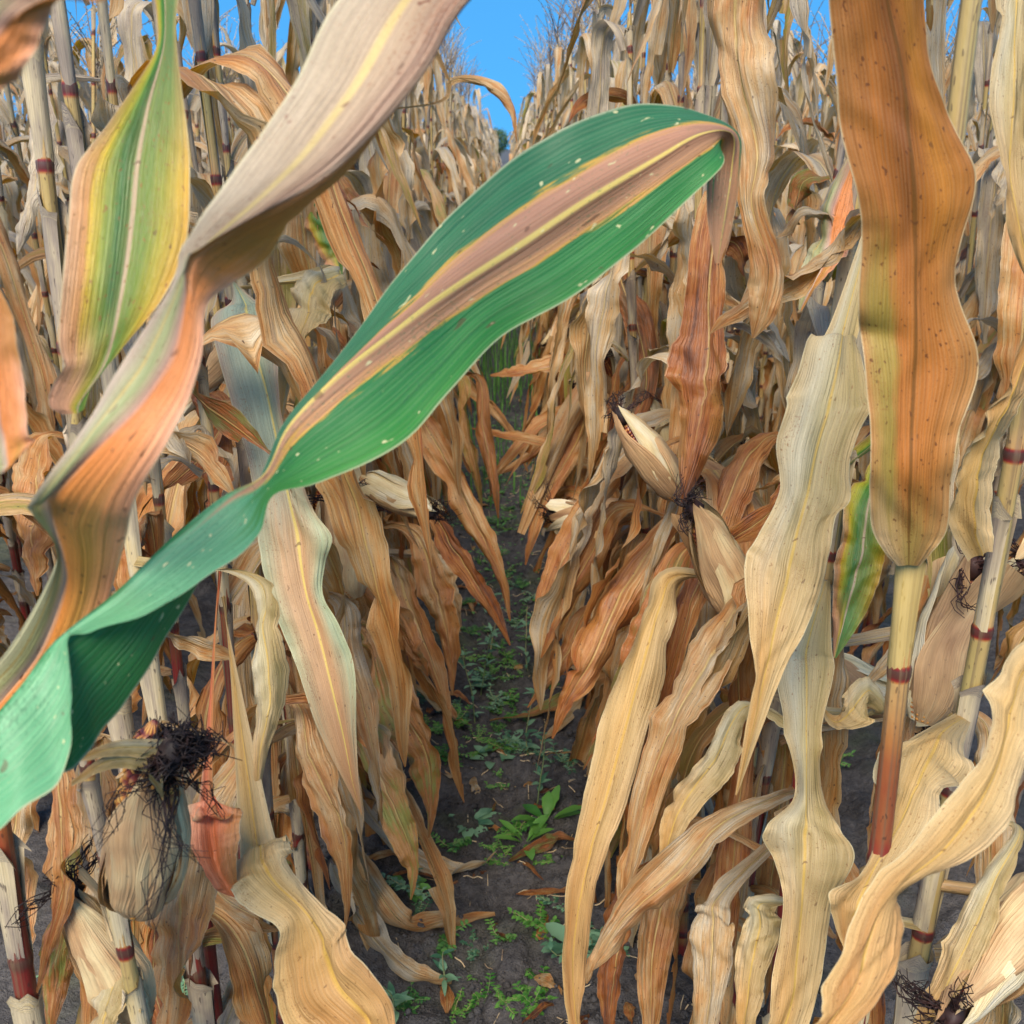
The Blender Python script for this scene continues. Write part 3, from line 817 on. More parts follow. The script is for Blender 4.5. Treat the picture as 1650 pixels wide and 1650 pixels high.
M['rosy_tan'] = hero_leaf_mat('rosy_tan_leaf',
    [[(0, rgb(176, 158, 132)), (.3, rgb(170, 142, 112)), (.42, rgb(160, 122, 98)), (.5, rgb(168, 136, 108)), (.54, rgb(192, 120, 56)), (1, rgb(196, 134, 72))],
     [(0, rgb(196, 170, 150)), (.2, rgb(172, 168, 126)), (.34, rgb(160, 166, 112)), (.47, rgb(180, 140, 122)), (.53, rgb(222, 132, 62)), (.8, rgb(232, 148, 88)), (1, rgb(230, 168, 132))],
     [(0, rgb(196, 190, 150)), (.35, rgb(170, 172, 116)), (.49, rgb(206, 178, 156)), (.55, rgb(228, 140, 62)), (.75, rgb(206, 148, 68)), (1, rgb(234, 158, 118))]],
    [(.36, .46), (.62, .78)], (rgb(196, 172, 104), .0, .01), specks=rgb(110, 66, 44), wob=.05, midu=.24)
M['golden'] = hero_leaf_mat('golden_leaf',
    [[(0, rgb(200, 172, 124)), (.4, rgb(196, 156, 92)), (.6, rgb(190, 158, 104)), (1, rgb(204, 176, 130))],
     [(0, rgb(200, 160, 100)), (.3, rgb(176, 124, 66)), (.6, rgb(194, 150, 90)), (1, rgb(186, 136, 80))]],
    [(.4, .8)], (rgb(194, 156, 70),), specks=rgb(140, 100, 56), wob=.15, rough=.5, spec=.35)

rg = np.random.default_rng(5)
ROWGRP = 'corn plants beside the path, nearest the viewer'

# plants whose leaves reach across the picture; stalks just outside it
pA, axA, nA = corn_plant(-.47, .36, rg, 'corn plant at the left edge holding the long green leaf', ROWGRP, 2, 2.0, (0, 0), leaves=False, ears=0, tassel=False)
rail_blade('leaf', [
    (-150, 1370, -170, 1240, -150, 1420, .50, .02, -.02), (-60, 1370, -70, 1225, -50, 1380, .50, .02, -.02),
    (15, 1330, 0, 1162, 15, 1318, .50, .03, -.02), (85, 1262, 55, 1092, 85, 1252, .51, .03, -.015),
    (118, 1232, 88, 1052, 116, 1160, .515, .03, -.01), (160, 1185, 103, 1026, 106, 1036, .52, .03, 0),
    (205, 1130, 128, 1004, 150, 1017, .525, .035, -.005), (262, 1040, 190, 957, 245, 987, .53, .035, -.015),
    (320, 940, 290, 867, 340, 935, .54, .03, -.02), (385, 850, 375, 797, 412, 866, .55, .02, -.02),
    (428, 748, 428, 764, 440, 798, .56, .01, -.01), (462, 672, 468, 684, 520, 776, .575, .012, -.008),
    (560, 552, 556, 596, 640, 722, .59, .02, -.005), (640, 448, 648, 526, 722, 636, .605, .03, 0),
    (735, 338, 745, 456, 812, 540, .62, .03, .01), (845, 243, 850, 388, 920, 480, .635, .03, .01),
    (950, 190, 950, 322, 1020, 402, .65, .025, .01), (1050, 163, 1055, 258, 1112, 318, .665, .02, .01),
    (1130, 178, 1130, 216, 1166, 264, .68, .02, .005), (1188, 212, 1180, 216, 1150, 236, .70, .01, .01),
    (1194, 262, 1180, 270, 1140, 270, .715, .0, .01), (1182, 352, 1168, 350, 1140, 350, .72, 0, 0), (1160, 424, 1156, 424, 1152, 424, .72, 0, 0)],
    M['green_striped'], pA, nv=170, nu=21, rip=.03, fine=.02, bow=.05, crum=.012, pinch=0, base=axA(1.05) + np.array(pA.location),
    label='long green leaf with a brown striped centre and yellow midrib, its brown tip bent over')

pB, axB, nB = corn_plant(.50, .42, rg, 'corn plant at the right edge, out of view but for one twisted tan leaf', ROWGRP, 2, 2.05, (0, 0), leaves=False, ears=0, tassel=False)
rail_blade('leaf', [
    (900, -420, 1000, -330, 990, -340, .50, 0, .01), (700, -190, 870, -100, 800, -110, .48, 0, .02), (545, 0, 762, 0, 690, 12, .46, .0, .03), (478, 120, 690, 112, 630, 140, .45, 0, .03),
    (415, 225, 570, 252, 545, 280, .445, 0, .03), (345, 325, 466, 324, 476, 350, .44, 0, .03), (300, 390, 372, 368, 455, 385, .44, 0, .035),
    (287, 410, 318, 398, 420, 425, .44, .0, .035), (284, 440, 300, 428, 372, 458, .44, 0, .03), (262, 485, 300, 480, 332, 495, .44, 0, .006),
    (210, 565, 280, 575, 326, 565, .44, .006, .0), (160, 645, 235, 640, 305, 640, .44, .008, -.002), (105, 730, 160, 718, 255, 735, .44, .008, -.004),
    (50, 806, 85, 795, 216, 810, .46, .006, -.004), (46, 820, 74, 818, 204, 865, .49, .006, -.004), (92, 880, 96, 892, 186, 930, .53, -.005, .01),
    (70, 950, 100, 950, 160, 1010, .57, -.005, .01), (10, 1050, 62, 1050, 112, 1095, .60, -.005, .01), (-50, 1110, 0, 1130, 60, 1150, .62), (-120, 1200, -60, 1200, -20, 1200, .63)],
    M['rosy_tan'], pB, nv=150, nu=23, rip=.02, fine=.02, bow=.08, crum=.02, pinch=0, base=axB(1.93) + np.array(pB.location),
    label='broad dry leaf twisted into a spiral, pale grey-tan above and orange beneath')
rail_blade('leaf', [
    (300, -330, 330, -330, 360, -320, .30), (100, -120, 150, -60, 190, -20, .31), (-60, -60, 30, 20, 92, 0, .32), (-90, 60, -30, 100, 52, 92, .33),
    (-110, 160, -60, 170, 0, 145, .335), (-150, 230, -120, 230, -90, 230, .34)],
    M['rosy_tan'], pB, nv=60, rip=.05, label='dry tan leaf tip across the top left corner')

# left row
L1, ax1, n1 = corn_plant(-.425, .76, rg, 'corn plant at the lower left edge with a thick reddish stalk and dark node ring', ROWGRP, 2, 2.0, (0, .0), .0125, 1.0,
                         skip=(4, 5, 6, 7, 8, 9, 10), az=2.6, ears=0, tassel=False, lmax=1.2)
rail_blade('leaf', [
    (235, -200, 262, -200, 290, -200, .66), (240, -60, 262, -60, 296, -60, .62), (252, 20, 266, 20, 285, 20, .60), (248, 86, 262, 80, 286, 88, .585), (185, 185, 238, 170, 302, 210, .575, -.01, .0),
    (122, 268, 222, 260, 306, 290, .57, -.015, 0), (108, 370, 212, 360, 300, 390, .565, -.015, 0), (98, 480, 195, 480, 262, 480, .56, -.015, 0),
    (84, 590, 172, 580, 198, 560, .56, -.01, 0), (78, 650, 130, 648, 150, 620, .56, -.005, 0), (100, 668, 125, 666, 135, 660, .56)],
    M['green_yellow'], L1, nv=90, nu=17, rip=.03, fine=.02, crum=.02, pinch=1, base=ax1(1.75) + np.array(L1.location),
    label='hanging leaf striped green, yellow and rusty brown')
rail_blade('leaf', [
    (-120, 380, -90, 380, -60, 380, .45), (-60, 480, -20, 480, 12, 490, .44), (-50, 570, -10, 580, 32, 580, .44), (-40, 660, 0, 670, 45, 690, .44),
    (-30, 740, 10, 745, 48, 715, .44), (-20, 765, 5, 762, 20, 750, .44)], M['rosy_tan'], L1, nv=50, rip=.06,
    label='blurred pinkish dry leaf at the left edge')

L2, ax2, n2 = corn_plant(-.315, .70, rg, 'corn plant at lower left carrying the large ear with black silk', ROWGRP, 2, 1.2, (0, .0), .0115, .5,
                         leaves=False, ears=0, tassel=False)
L3, ax3, n3 = corn_plant(-.385, 1.08, rg, 'corn plant with a grey sheath above a yellow stalk, behind the green leaf', ROWGRP, 2, 2.1, (-.02, 0), .0125, .6, skip=(6, 7, 8, 9), az=-.5, ears=0)
L3b, ax3b, n3b = corn_plant(-.44, 1.10, rg, 'corn plant rising behind the green and yellow leaf at upper left', ROWGRP, 2, 2.25, (-.01, 0), .013, .1, skip=(5, 7, 8), az=3.0, ears=0)
L6, ax6, n6 = corn_plant(-.385, 1.47, rg, 'corn plant behind the top of the long grey-green leaf', ROWGRP, 2, 2.0, (0, 0), .0125, .3, skip=(6, 7, 8), az=1.5, ears=0, drape=2)
rail_blade('leaf', [
    (374, 484, 394, 486, 412, 484, 1.40, 0, 0), (340, 505, 396, 498, 456, 502, 1.36, .02, .02), (350, 570, 410, 560, 448, 575, 1.33), (370, 640, 432, 640, 452, 660, 1.32),
    (395, 725, 448, 720, 478, 745, 1.31), (410, 800, 465, 800, 505, 820, 1.3), (418, 870, 478, 870, 536, 872, 1.3, 0, -.02), (432, 950, 492, 950, 520, 950, 1.3),
    (455, 1020, 512, 1020, 548, 1010, 1.3), (480, 1080, 530, 1090, 572, 1080, 1.3), (515, 1180, 552, 1180, 574, 1180, 1.3), (555, 1260, 568, 1260, 578, 1260, 1.3), (582, 1312, 583, 1313, 584, 1312, 1.3)],
    M['mint_tan'], L6, nv=110, nu=17, rip=.05, fine=.04, base=ax6(1.33) + np.array(L6.location), label='long grey-green leaf with tan streaks hanging beside the path')
L4, ax4, n4 = corn_plant(-.405, 1.17, rg, 'thin corn plant with a dark red lower stalk beside the big left ear', ROWGRP, 2, 1.9, (0, 0), .0095, 1, skip=(4, 5, 6, 7), az=.3, ears=0, nosheath=(2, 3, 4))
L5, ax5, n5 = corn_plant(-.36, 1.22, rg, 'thin corn plant with a maroon stalk under the curled orange leaf', ROWGRP, 2, 1.9, (.0, 0), .0095, 1, skip=(3, 4, 5, 7), az=.2, ears=0, nosheath=(2, 3, 4))
M['salmon'] = hero_leaf_mat('salmon_leaf',
    [[(0, rgb(216, 178, 140)), (.3, rgb(226, 140, 100)), (.6, rgb(226, 124, 84)), (1, rgb(216, 146, 84))], [(0, rgb(226, 128, 86)), (.5, rgb(228, 128, 72)), (1, rgb(212, 146, 84))]],
    [(.3, .7)], None, specks=rgb(150, 70, 40), wob=.1, trans=.3)
rail_blade('leaf', [
    (322, 1276, 330, 1272, 344, 1270, .90), (304, 1296, 345, 1284, 388, 1304, .885, 0, -.01), (300, 1335, 342, 1335, 388, 1325, .88, -.01, -.01), (312, 1375, 348, 1378, 386, 1352, .875, -.01, -.015),
    (334, 1414, 358, 1410, 382, 1385, .87, -.005, -.01), (356, 1438, 370, 1432, 382, 1420, .87), (378, 1446, 380, 1446, 382, 1444, .87)],
    M['salmon'], L5, nv=60, nu=15, rip=.04, bow=.3, base=ax5(.97) + np.array(L5.location), label='short curled leaf, salmon orange inside')
rail_blade('leaf', [
    (385, 1370, 412, 1352, 440, 1336, .92), (378, 1392, 420, 1362, 462, 1346, .90, -.005, .01), (374, 1440, 424, 1390, 464, 1366, .885, -.01, 0), (400, 1466, 446, 1424, 462, 1388, .875, -.015, .01),
    (450, 1500, 490, 1466, 492, 1430, .865, -.01, .01), (440, 1560, 520, 1510, 552, 1488, .86, .02, 0), (455, 1640, 540, 1580, 562, 1515, .86, .02, 0), (520, 1720, 590, 1640, 628, 1608, .86), (570, 1800, 620, 1740, 640, 1690, .86), (640, 1800, 641, 1800, 642, 1800, .86)],
    M['golden'], L5, nv=120, nu=17, rip=.05, fine=.04, bow=.16, base=ax5(.93) + np.array(L5.location), label='curled tan leaf sweeping to the bottom edge at lower left')

# right row
R1, axr1, nr1 = corn_plant(.318, .775, rg, 'corn plant with a red lower stalk and a broad amber leaf at upper right', ROWGRP, 2, 2.225, (0.0, 0), .0125, 1,
                           skip=(4, 5, 6, 7, 8, 9, 10, 11), az=.4, ears=0, tassel=False, nosheath=(3, 4, 6, 8, 9, 10, 11, 12, 13), shz={7: 1.19})
rail_blade('leaf', [
    (1446, 912, 1464, 910, 1482, 912, .81), (1424, 888, 1464, 884, 1502, 888, .80, -.002, -.002), (1404, 846, 1464, 845, 1526, 850, .785, .0, .0), (1402, 760, 1465, 770, 1536, 750, .755), (1402, 690, 1468, 690, 1548, 690, .745),
    (1394, 600, 1472, 600, 1578, 590, .735), (1382, 500, 1474, 510, 1545, 480, .72), (1388, 400, 1474, 410, 1544, 410, .705), (1384, 330, 1472, 330, 1574, 290, .69, 0, -.01),
    (1356, 220, 1466, 240, 1540, 210, .675), (1346, 120, 1455, 130, 1500, 110, .66), (1336, 0, 1430, 0, 1490, 0, .64), (1330, -120, 1405, -120, 1475, -120, .62), (1340, -260, 1390, -260, 1440, -260, .61), (1370, -360, 1380, -360, 1390, -360, .61)],
    M['amber'], R1, nv=140, nu=19, rip=.025, fine=.03, bow=-.05, crum=.012, pinch=1, label='broad amber leaf standing upright with green and pale patches')
R2, axr2, nr2 = corn_plant(.452, .94, rg, 'corn plant with a yellow-green internode above a grey sheath at the right edge', ROWGRP, 2, 2.14, (.012, 0), .0135, .0, skip=(5, 6, 7, 8, 9, 10), az=-.3, ears=0, tassel=False, nosheath=(8, 9))
rail_blade('leaf', [
    (1470, 1186, 1520, 1176, 1552, 1215, .98), (1412, 1216, 1508, 1206, 1572, 1262, .95, 0, .01), (1408, 1270, 1480, 1262, 1520, 1270, .93), (1420, 1330, 1448, 1330, 1515, 1320, .92), (1385, 1410, 1405, 1405, 1490, 1370, .91),
    (1338, 1438, 1385, 1452, 1455, 1420, .90, -.01, 0), (1345, 1490, 1370, 1490, 1425, 1460, .90), (1362, 1545, 1362, 1520, 1372, 1480, .90), (1340, 1600, 1350, 1600, 1366, 1590, .90), (1300, 1700, 1315, 1700, 1330, 1700, .9)],
    M['golden'], R2, nv=90, nu=17, rip=.06, fine=.04, base=axr2(.93) + np.array(R2.location), label='golden leaf bending over at its collar with a bright yellow midrib')
rail_blade('leaf', [
    (1560, 905, 1584, 895, 1600, 890, .985), (1532, 850, 1570, 850, 1600, 850, .96, 0, .02), (1538, 790, 1572, 780, 1600, 780, .94, 0, .03), (1556, 735, 1585, 725, 1612, 720, .93, 0, .03),
    (1590, 690, 1612, 676, 1640, 660, .91, 0, .02), (1622, 620, 1640, 610, 1668, 600, .90, 0, .02), (1660, 520, 1675, 520, 1690, 520, .89), (1720, 430, 1722, 430, 1724, 430, .89)],
    M['golden'], R2, nv=60, rip=.06, bow=.2, label='beige leaf curving up beside the yellow stalk at the right edge')
R3, axr3, nr3 = corn_plant(.372, 1.16, rg, 'corn plant with two long straw leaves hanging towards the viewer at right', ROWGRP, 2, 2.1, (.012, 0), .0115, .9, skip=(4, 5, 6, 7, 8, 9), az=-1.4, ears=0, nosheath=(3, 4, 5), drape=2)
rail_blade('leaf', [
    (1335, 528, 1362, 520, 1385, 528, 1.05), (1302, 545, 1358, 545, 1380, 545, 1.02, 0, .02), (1280, 625, 1340, 640, 1396, 640, .99), (1250, 716, 1316, 730, 1372, 740, .97), (1256, 790, 1300, 800, 1370, 805, .96, 0, -.01), (1222, 862, 1282, 870, 1344, 838, .95),
    (1200, 910, 1268, 940, 1330, 930, .945), (1206, 1000, 1250, 1010, 1306, 1000, .94), (1212, 1090, 1232, 1090, 1262, 1085, .94), (1200, 1180, 1212, 1180, 1225, 1180, .94), (1185, 1280, 1187, 1282, 1188, 1280, .94)],
    M['pale_straw'], R3, nv=110, nu=19, rip=.05, fine=.05, base=axr3(1.42) + np.array(R3.location), label='long pale straw leaf with a yellow midrib hanging in front of the right row')
rail_blade('leaf', [
    (1262, 1040, 1302, 1036, 1340, 1040, 1.13), (1248, 1080, 1300, 1080, 1345, 1080, 1.10), (1268, 1180, 1300, 1180, 1322, 1180, 1.08), (1280, 1280, 1300, 1280, 1325, 1270, 1.07, .02, .02),
    (1230, 1336, 1300, 1330, 1350, 1330, 1.06, -.02, 0), (1248, 1390, 1296, 1390, 1377, 1380, 1.055, 0, -.02), (1262, 1450, 1292, 1460, 1345, 1450, 1.05), (1250, 1540, 1285, 1540, 1330, 1540, 1.05), (1228, 1640, 1270, 1640, 1310, 1630, 1.05), (1180, 1740, 1220, 1740, 1260, 1740, 1.05), (1150, 1850, 1160, 1850, 1170, 1850, 1.05)],
    M['pale_straw'], R3, nv=110, nu=17, rip=.05, fine=.05, base=axr3(.98) + np.array(R3.location), label='straw leaf pinched in the middle with a bright yellow midrib')
R4, axr4, nr4 = corn_plant(.56, .72, rg, 'corn plant at the right edge whose golden leaf sweeps down across the corner', ROWGRP, 2, 2.0, (0, 0), .012, 1, leaves=False, ears=0, tassel=False)
rail_blade('leaf', [
    (1760, 980, 1740, 1000, 1720, 1040, .72), (1640, 1040, 1650, 1080, 1690, 1130, .70), (1606, 1110, 1630, 1150, 1660, 1200, .685), (1590, 1200, 1610, 1230, 1645, 1260, .67), (1540, 1270, 1575, 1300, 1625, 1330, .66),
    (1470, 1360, 1520, 1370, 1560, 1385, .65), (1395, 1440, 1440, 1440, 1452, 1425, .64, 0, .02), (1340, 1560, 1400, 1520, 1455, 1470, .63, 0, .02), (1300, 1640, 1370, 1600, 1448, 1550, .625, 0, .01), (1230, 1740, 1290, 1700, 1370, 1660, .62), (1150, 1830, 1160, 1830, 1180, 1820, .62)],
    M['golden'], R4, nv=110, nu=17, rip=.06, fine=.03, bow=.12, base=axr4(1.2) + np.array(R4.location), label='golden leaf sweeping diagonally through the lower right corner')

# ------------------------------------------------------------------ the rows
PL = [(r_, a_) for r_, a_ in ((L1, ax1), (L2, ax2), (L3, ax3), (L3b, ax3b), (L4, ax4), (L5, ax5), (L6, ax6), (R1, axr1), (R2, axr2), (R3, axr3), (R4, axr4))]
ROWS = [(-1, k, -.405 - .745 * k) for k in range(10)] + [(1, k, .345 + .745 * k) for k in range(10)]
cand = []
for sd_, k, rx in ROWS:
    y = ((1.62 if sd_ < 0 else 1.34) if k == 0 else max(1.2, abs(rx) / .56 - .25)) + R.uniform(0, .1)
    while y < 46:
        cand.append((y * (1 + .22 * k), sd_, k, rx + R.normal(0, .022), y))
        y += (.148 if y < 4 and k < 2 else .165 if y < 12 and k < 5 else .30 if y < 25 else .42) * R.uniform(.75, 1.25)
cand.sort(key=lambda c: c[0])
NIND = 286
ORD = ['first', 'second', 'third', 'fourth', 'fifth', 'sixth', 'seventh', 'eighth', 'ninth', 'tenth', 'eleventh', 'twelfth']
cnt = {}
rr = np.random.default_rng(21)
for c in cand[:NIND]:
    _, sd_, k, x, y = c
    side = 'left' if sd_ < 0 else 'right'
    i = cnt[sd_, k] = cnt.get((sd_, k), -1) + 1
    if k == 0:
        if i < 12: lab = 'dry corn plant along the %s side of the path, %s beyond the foreground plants' % (side, ORD[i]); grp = 'corn plants lining the path on the ' + side
        else: lab = 'dry corn plant far along the %s side of the path, among its crowded far end' % side; grp = 'far corn plants lining the path on the ' + side
    elif k == 1:
        if i < 6: lab = 'dry corn plant in the second row on the %s, %s from the front' % (side, ORD[i]); grp = 'corn plants in the second row on the ' + side
        else: lab = 'dry corn plant in the second row on the %s, half hidden behind the first row' % side; grp = 'far corn plants in the second row on the ' + side
    else:
        lab = 'dry corn plant glimpsed deep in the field on the %s, behind two rows of corn' % side; grp = 'corn plants deep in the field on the ' + side
    near = 2 if (k == 0 and y < 3.1) or (k == 1 and y < 2.7) else 1
    # leaves of the outer rows lean into the open path
    az = pi / 2 + rr.normal(0, .75) if k == 0 else None
    wisp = k == 0 and 3 < y < 10
    o, ax_, _n = corn_plant(x, y, rr, lab, grp, near, lmax=1.62 if wisp else 9, H=rr.uniform(1.84, 2.06) if wisp else rr.uniform(1.75, 2.0) if y < 3 else rr.uniform(1.72, 1.96) if y < 8 and k == 0 else rr.uniform(1.6, 1.86), az=az, red=rr.uniform(0, .8), lmin=.16 if k == 0 else .3, drape=(3 if k == 0 and y < 7 else 1 if k == 1 and y < 5 else 0))
    PL.append((o, ax_))


def far_field(cs):
    rg_ = np.random.default_rng(77); mb = MB()
    protos = []
    for q in range(14):
        b = MB(); H = 2.0; ax_, nodes = stalk_axis(rg_, H, rg_.normal(0, .03, 2))
        pts = [ax_(z) for z in (0, .5, 1.0, 1.5, 1.95)]
        tube(b, pts, [.012, .012, .010, .007, .003], 4, .15, 1)
        az = rg_.uniform(0, 6.28)
        for i, z in enumerate(nodes):
            if z < .3 or rg_.random() < .12: continue
            kd = 'low' if z < .72 else ('mid' if z < 1.42 else 'top')
            kw = klass(rg_, kd); kw['pinch'] = 2; kw['tone'] -= .06
            blade(b, rg_, nv=9, nu=4, org=ax_(z + .12), az=az + (i % 2) * pi + rg_.normal(0, .5), **kw)
        for i in range(6):
            a = rg_.uniform(0, 6.28); e = rg_.uniform(.1, .9); p0 = ax_(1.93)
            tube(b, [p0, p0 + (cos(a) * e * .1, sin(a) * e * .1, .12), p0 + (cos(a) * e * .22, sin(a) * e * .22, .24 - .1 * e)], [.003, .003, .002], 3, .5, 2)
        protos.append((np.concatenate(b.v), b.f, np.concatenate(b.uv), np.concatenate(b.a), b.m))
    for c in cs:
        _, sd_, k, x, y = c
        V, F, UV, A, Mi = protos[rg_.integers(len(protos))]
        a = rg_.uniform(0, 6.28); s = rg_.uniform(.84, .97)
        Rm = np.array(((cos(a), -sin(a), 0), (sin(a), cos(a), 0), (0, 0, 1))) * s
        n0 = mb.n
        mb.v.append(V @ Rm.T + (x, y, float(gz(x, y)))); mb.uv.append(UV); mb.a.append(A + rg_.uniform(-.14, .14)); mb.n += len(V)
        for f, m in zip(F, Mi): mb.f.append(f + n0); mb.m.append(m)
    o = link('far_corn_field', mb.mesh('far_corn_field', [M['leaf'], M['stalk'], M['tassel']]))
    tag(o, 'dense mass of dry corn filling the field far behind the nearer rows', 'corn field', kind='stuff')


far_field(cand[NIND:])


# ------------------------------------------------------------------ single leaves that lean out of the rows
def nearest(p):
    return min(PL, key=lambda q: (q[0].location.x - p[0]) ** 2 + (q[0].location.y - p[1]) ** 2)


def strap(pts, tone, seed, mat=None, tilt=.5, rip=.13, bow=.12, nv=76, nu=13, tt=.15, label=None, attach=True):
    """pts: (x, y, width in photo px, depth)"""
    rg_ = np.random.default_rng(seed)
    a = np.array(pts, float); t = np.gradient(a[:, :2], axis=0); t = norm(t); nrm = np.stack([t[:, 1], -t[:, 0]], -1)
    st = []
    for (x, y, wd, d), n in zip(a, nrm):
        wd = wd * rg_.uniform(.66, .95); h = wd * .5; dz = tilt * wd / FPX * d
        m = rg_.normal(0, .05) * wd
        st.append((x - n[0] * h, y - n[1] * h, x + n[0] * m, y + n[1] * m, x + n[0] * h, y + n[1] * h, d, dz * rg_.uniform(.3, 1.3), dz * rg_.uniform(-.9, 1.0)))
    p0 = P(a[0, 0], a[0, 1], a[0, 3]); root, ax_ = nearest(p0); base = None
    if attach:
        zb = p0[2] - root.location.z - .03
        b = ax_(max(.05, zb)) + np.array(root.location)
        if np.linalg.norm(b - p0) < .35: base = b
    return rail_blade('leaf', st, mat or M['leaf'], root, tone, rg_, nv, nu, rip, .06, tt, label, bow, base, .09, 7, .45)


strap([(1100, 925, 50, 1.50), (1060, 985, 88, 1.46), (1020, 1120, 105, 1.43), (978, 1280, 112, 1.41), (945, 1400, 84, 1.40), (925, 1530, 56, 1.40), (930, 1640, 30, 1.40), (945, 1690, 4, 1.40)], .42, 1, M['golden'], label='long tan leaf with a yellow midrib hanging to the path edge on the right')
strap([(1205, 960, 60, 1.40), (1150, 1040, 105, 1.36), (1095, 1150, 105, 1.34), (1050, 1260, 80, 1.33), (1020, 1380, 50, 1.33), (1000, 1480, 6, 1.33)], .55, 2, label='golden brown leaf drooping over the right side of the path')
strap([(1245, 1290, 40, 1.28), (1160, 1330, 80, 1.25), (1080, 1400, 92, 1.23), (1010, 1480, 74, 1.22), (965, 1545, 44, 1.22), (945, 1585, 5, 1.22)], .40, 3, label='tan leaf slanting down to the path at lower right')
strap([(1250, 700, 24, 1.62), (1200, 745, 74, 1.58), (1160, 835, 78, 1.56), (1115, 960, 66, 1.55), (1080, 1080, 40, 1.55), (1065, 1150, 5, 1.55)], .72, 4, label='orange leaf arching over below the hanging ear')
strap([(1010, 735, 34, 2.15), (960, 800, 62, 2.1), (905, 900, 72, 2.08), (876, 990, 44, 2.07), (866, 1090, 6, 2.07)], .5, 5)
strap([(1075, 850, 46, 1.85), (1005, 950, 92, 1.82), (950, 1060, 84, 1.80), (915, 1130, 46, 1.8), (890, 1190, 5, 1.8)], .62, 6)
strap([(1205, 1135, 40, 1.33), (1155, 1225, 84, 1.31), (1095, 1310, 66, 1.30), (1065, 1410, 6, 1.30)], .30, 7, M['pale_straw'])
strap([(1165, 1440, 60, 1.20), (1150, 1490, 92, 1.18), (1140, 1600, 88, 1.17), (1125, 1720, 40, 1.17), (1120, 1800, 4, 1.17)], .38, 8, label='crumpled tan leaf at the bottom right of the path')
strap([(1245, 1455, 56, 1.15), (1225, 1500, 86, 1.13), (1205, 1610, 74, 1.12), (1190, 1750, 6, 1.12)], .32, 9, M['pale_straw'])
strap([(650, 650, 34, 2.5), (705, 720, 70, 2.42), (760, 830, 62, 2.38), (808, 930, 26, 2.36), (822, 1000, 4, 2.36)], .62, 10, label='orange-brown leaf hanging out over the left of the path')
strap([(675, 820, 30, 2.15), (735, 890, 60, 2.1), (785, 965, 34, 2.08), (822, 1040, 4, 2.08)], .66, 11)
strap([(585, 1010, 50, 1.78), (635, 1110, 104, 1.75), (680, 1210, 84, 1.73), (694, 1290, 40, 1.72), (690, 1350, 5, 1.72)], .58, 12, label='broad tan leaf hanging at the left path edge above the soil')
strap([(560, 1150, 50, 1.65), (605, 1240, 80, 1.62), (645, 1330, 66, 1.60), (668, 1400, 32, 1.60), (662, 1450, 4, 1.60)], .48, 13)
strap([(570, 920, 50, 1.85), (620, 985, 80, 1.82), (665, 1050, 44, 1.81), (690, 1090, 4, 1.8)], .6, 14)
strap([(405, 930, 40, 1.02), (425, 1020, 56, 1.0), (432, 1130, 66, .99), (420, 1210, 36, .985), (413, 1290, 12, .98), (412, 1360, 3, .98)], .18, 15, M['pale_straw'], label='thin pale leaf tip hanging at left')
strap([(1215, -120, 120, 1.06), (1185, 0, 150, 1.08), (1190, 110, 150, 1.09), (1212, 240, 96, 1.1), (1212, 330, 62, 1.1), (1236, 430, 80, 1.1), (1230, 500, 62, 1.11), (1214, 545, 6, 1.12)], .5, 17, label='broad orange-tan leaf standing left of the amber leaf')
strap([(1180, 250, 40, 1.5), (1150, 360, 74, 1.47), (1132, 480, 92, 1.46), (1142, 600, 104, 1.45), (1122, 710, 84, 1.45), (1098, 810, 6, 1.45)], .74, 18, label='rusty orange leaf hanging right of the green leaf tip')
strap([(1385, 235, 20, 1.32), (1352, 330, 92, 1.30), (1330, 410, 84, 1.29), (1290, 500, 10, 1.30)], .18, 19, M['rosy_tan'], label='pinkish pale leaf beside the amber leaf')
strap([(1660, -120, 80, .88), (1642, 0, 84, .87), (1630, 150, 86, .86), (1632, 280, 76, .86), (1650, 400, 50, .86), (1680, 520, 8, .86)], .26, 20, M['pale_straw'], label='pale leaf hanging along the upper right edge')
strap([(1440, 700, 40, 1.24), (1405, 800, 84, 1.21), (1385, 890, 100, 1.20), (1370, 980, 70, 1.2), (1345, 1060, 8, 1.2)], .6, 21, M['green_yellow'], label='half green leaf behind the amber leaf')
strap([(95, 130, 40, 1.65), (75, 200, 66, 1.62), (58, 290, 62, 1.61), (38, 370, 36, 1.6), (28, 410, 4, 1.6)], .14, 22)
strap([(545, 440, 40, 1.55), (512, 462, 80, 1.5), (488, 520, 84, 1.48), (462, 600, 50, 1.47), (450, 690, 6, 1.47)], .25, 23, M['pale_straw'])
strap([(520, 250, 20, 1.7), (512, 320, 60, 1.68), (535, 400, 62, 1.68), (552, 450, 6, 1.68)], .3, 24, M['green_yellow'])
strap([(840, 860, 20, 2.6), (905, 690, 60, 2.6), (960, 600, 60, 2.62), (1010, 560, 20, 2.65)][::-1], .42, 25)
strap([(1000, 560, 30, 3.4), (900, 590, 34, 3.4), (830, 600, 26, 3.4), (790, 605, 4, 3.4)], .45, 26, label='tan leaf stretching level across the far path')
strap([(706, 165, 12, 2.9), (726, 132, 20, 2.9), (762, 128, 26, 2.88), (796, 144, 26, 2.87), (822, 168, 18, 2.86), (829, 200, 8, 2.86), (833, 230, 2, 2.86)], .45, 29, rip=.05, label='thin leaf arching out against the sky on the left of the gap')
strap([(985, 590, 34, 3.6), (905, 675, 36, 3.55), (850, 735, 26, 3.55), (782, 772, 3, 3.55)], .42, 61)
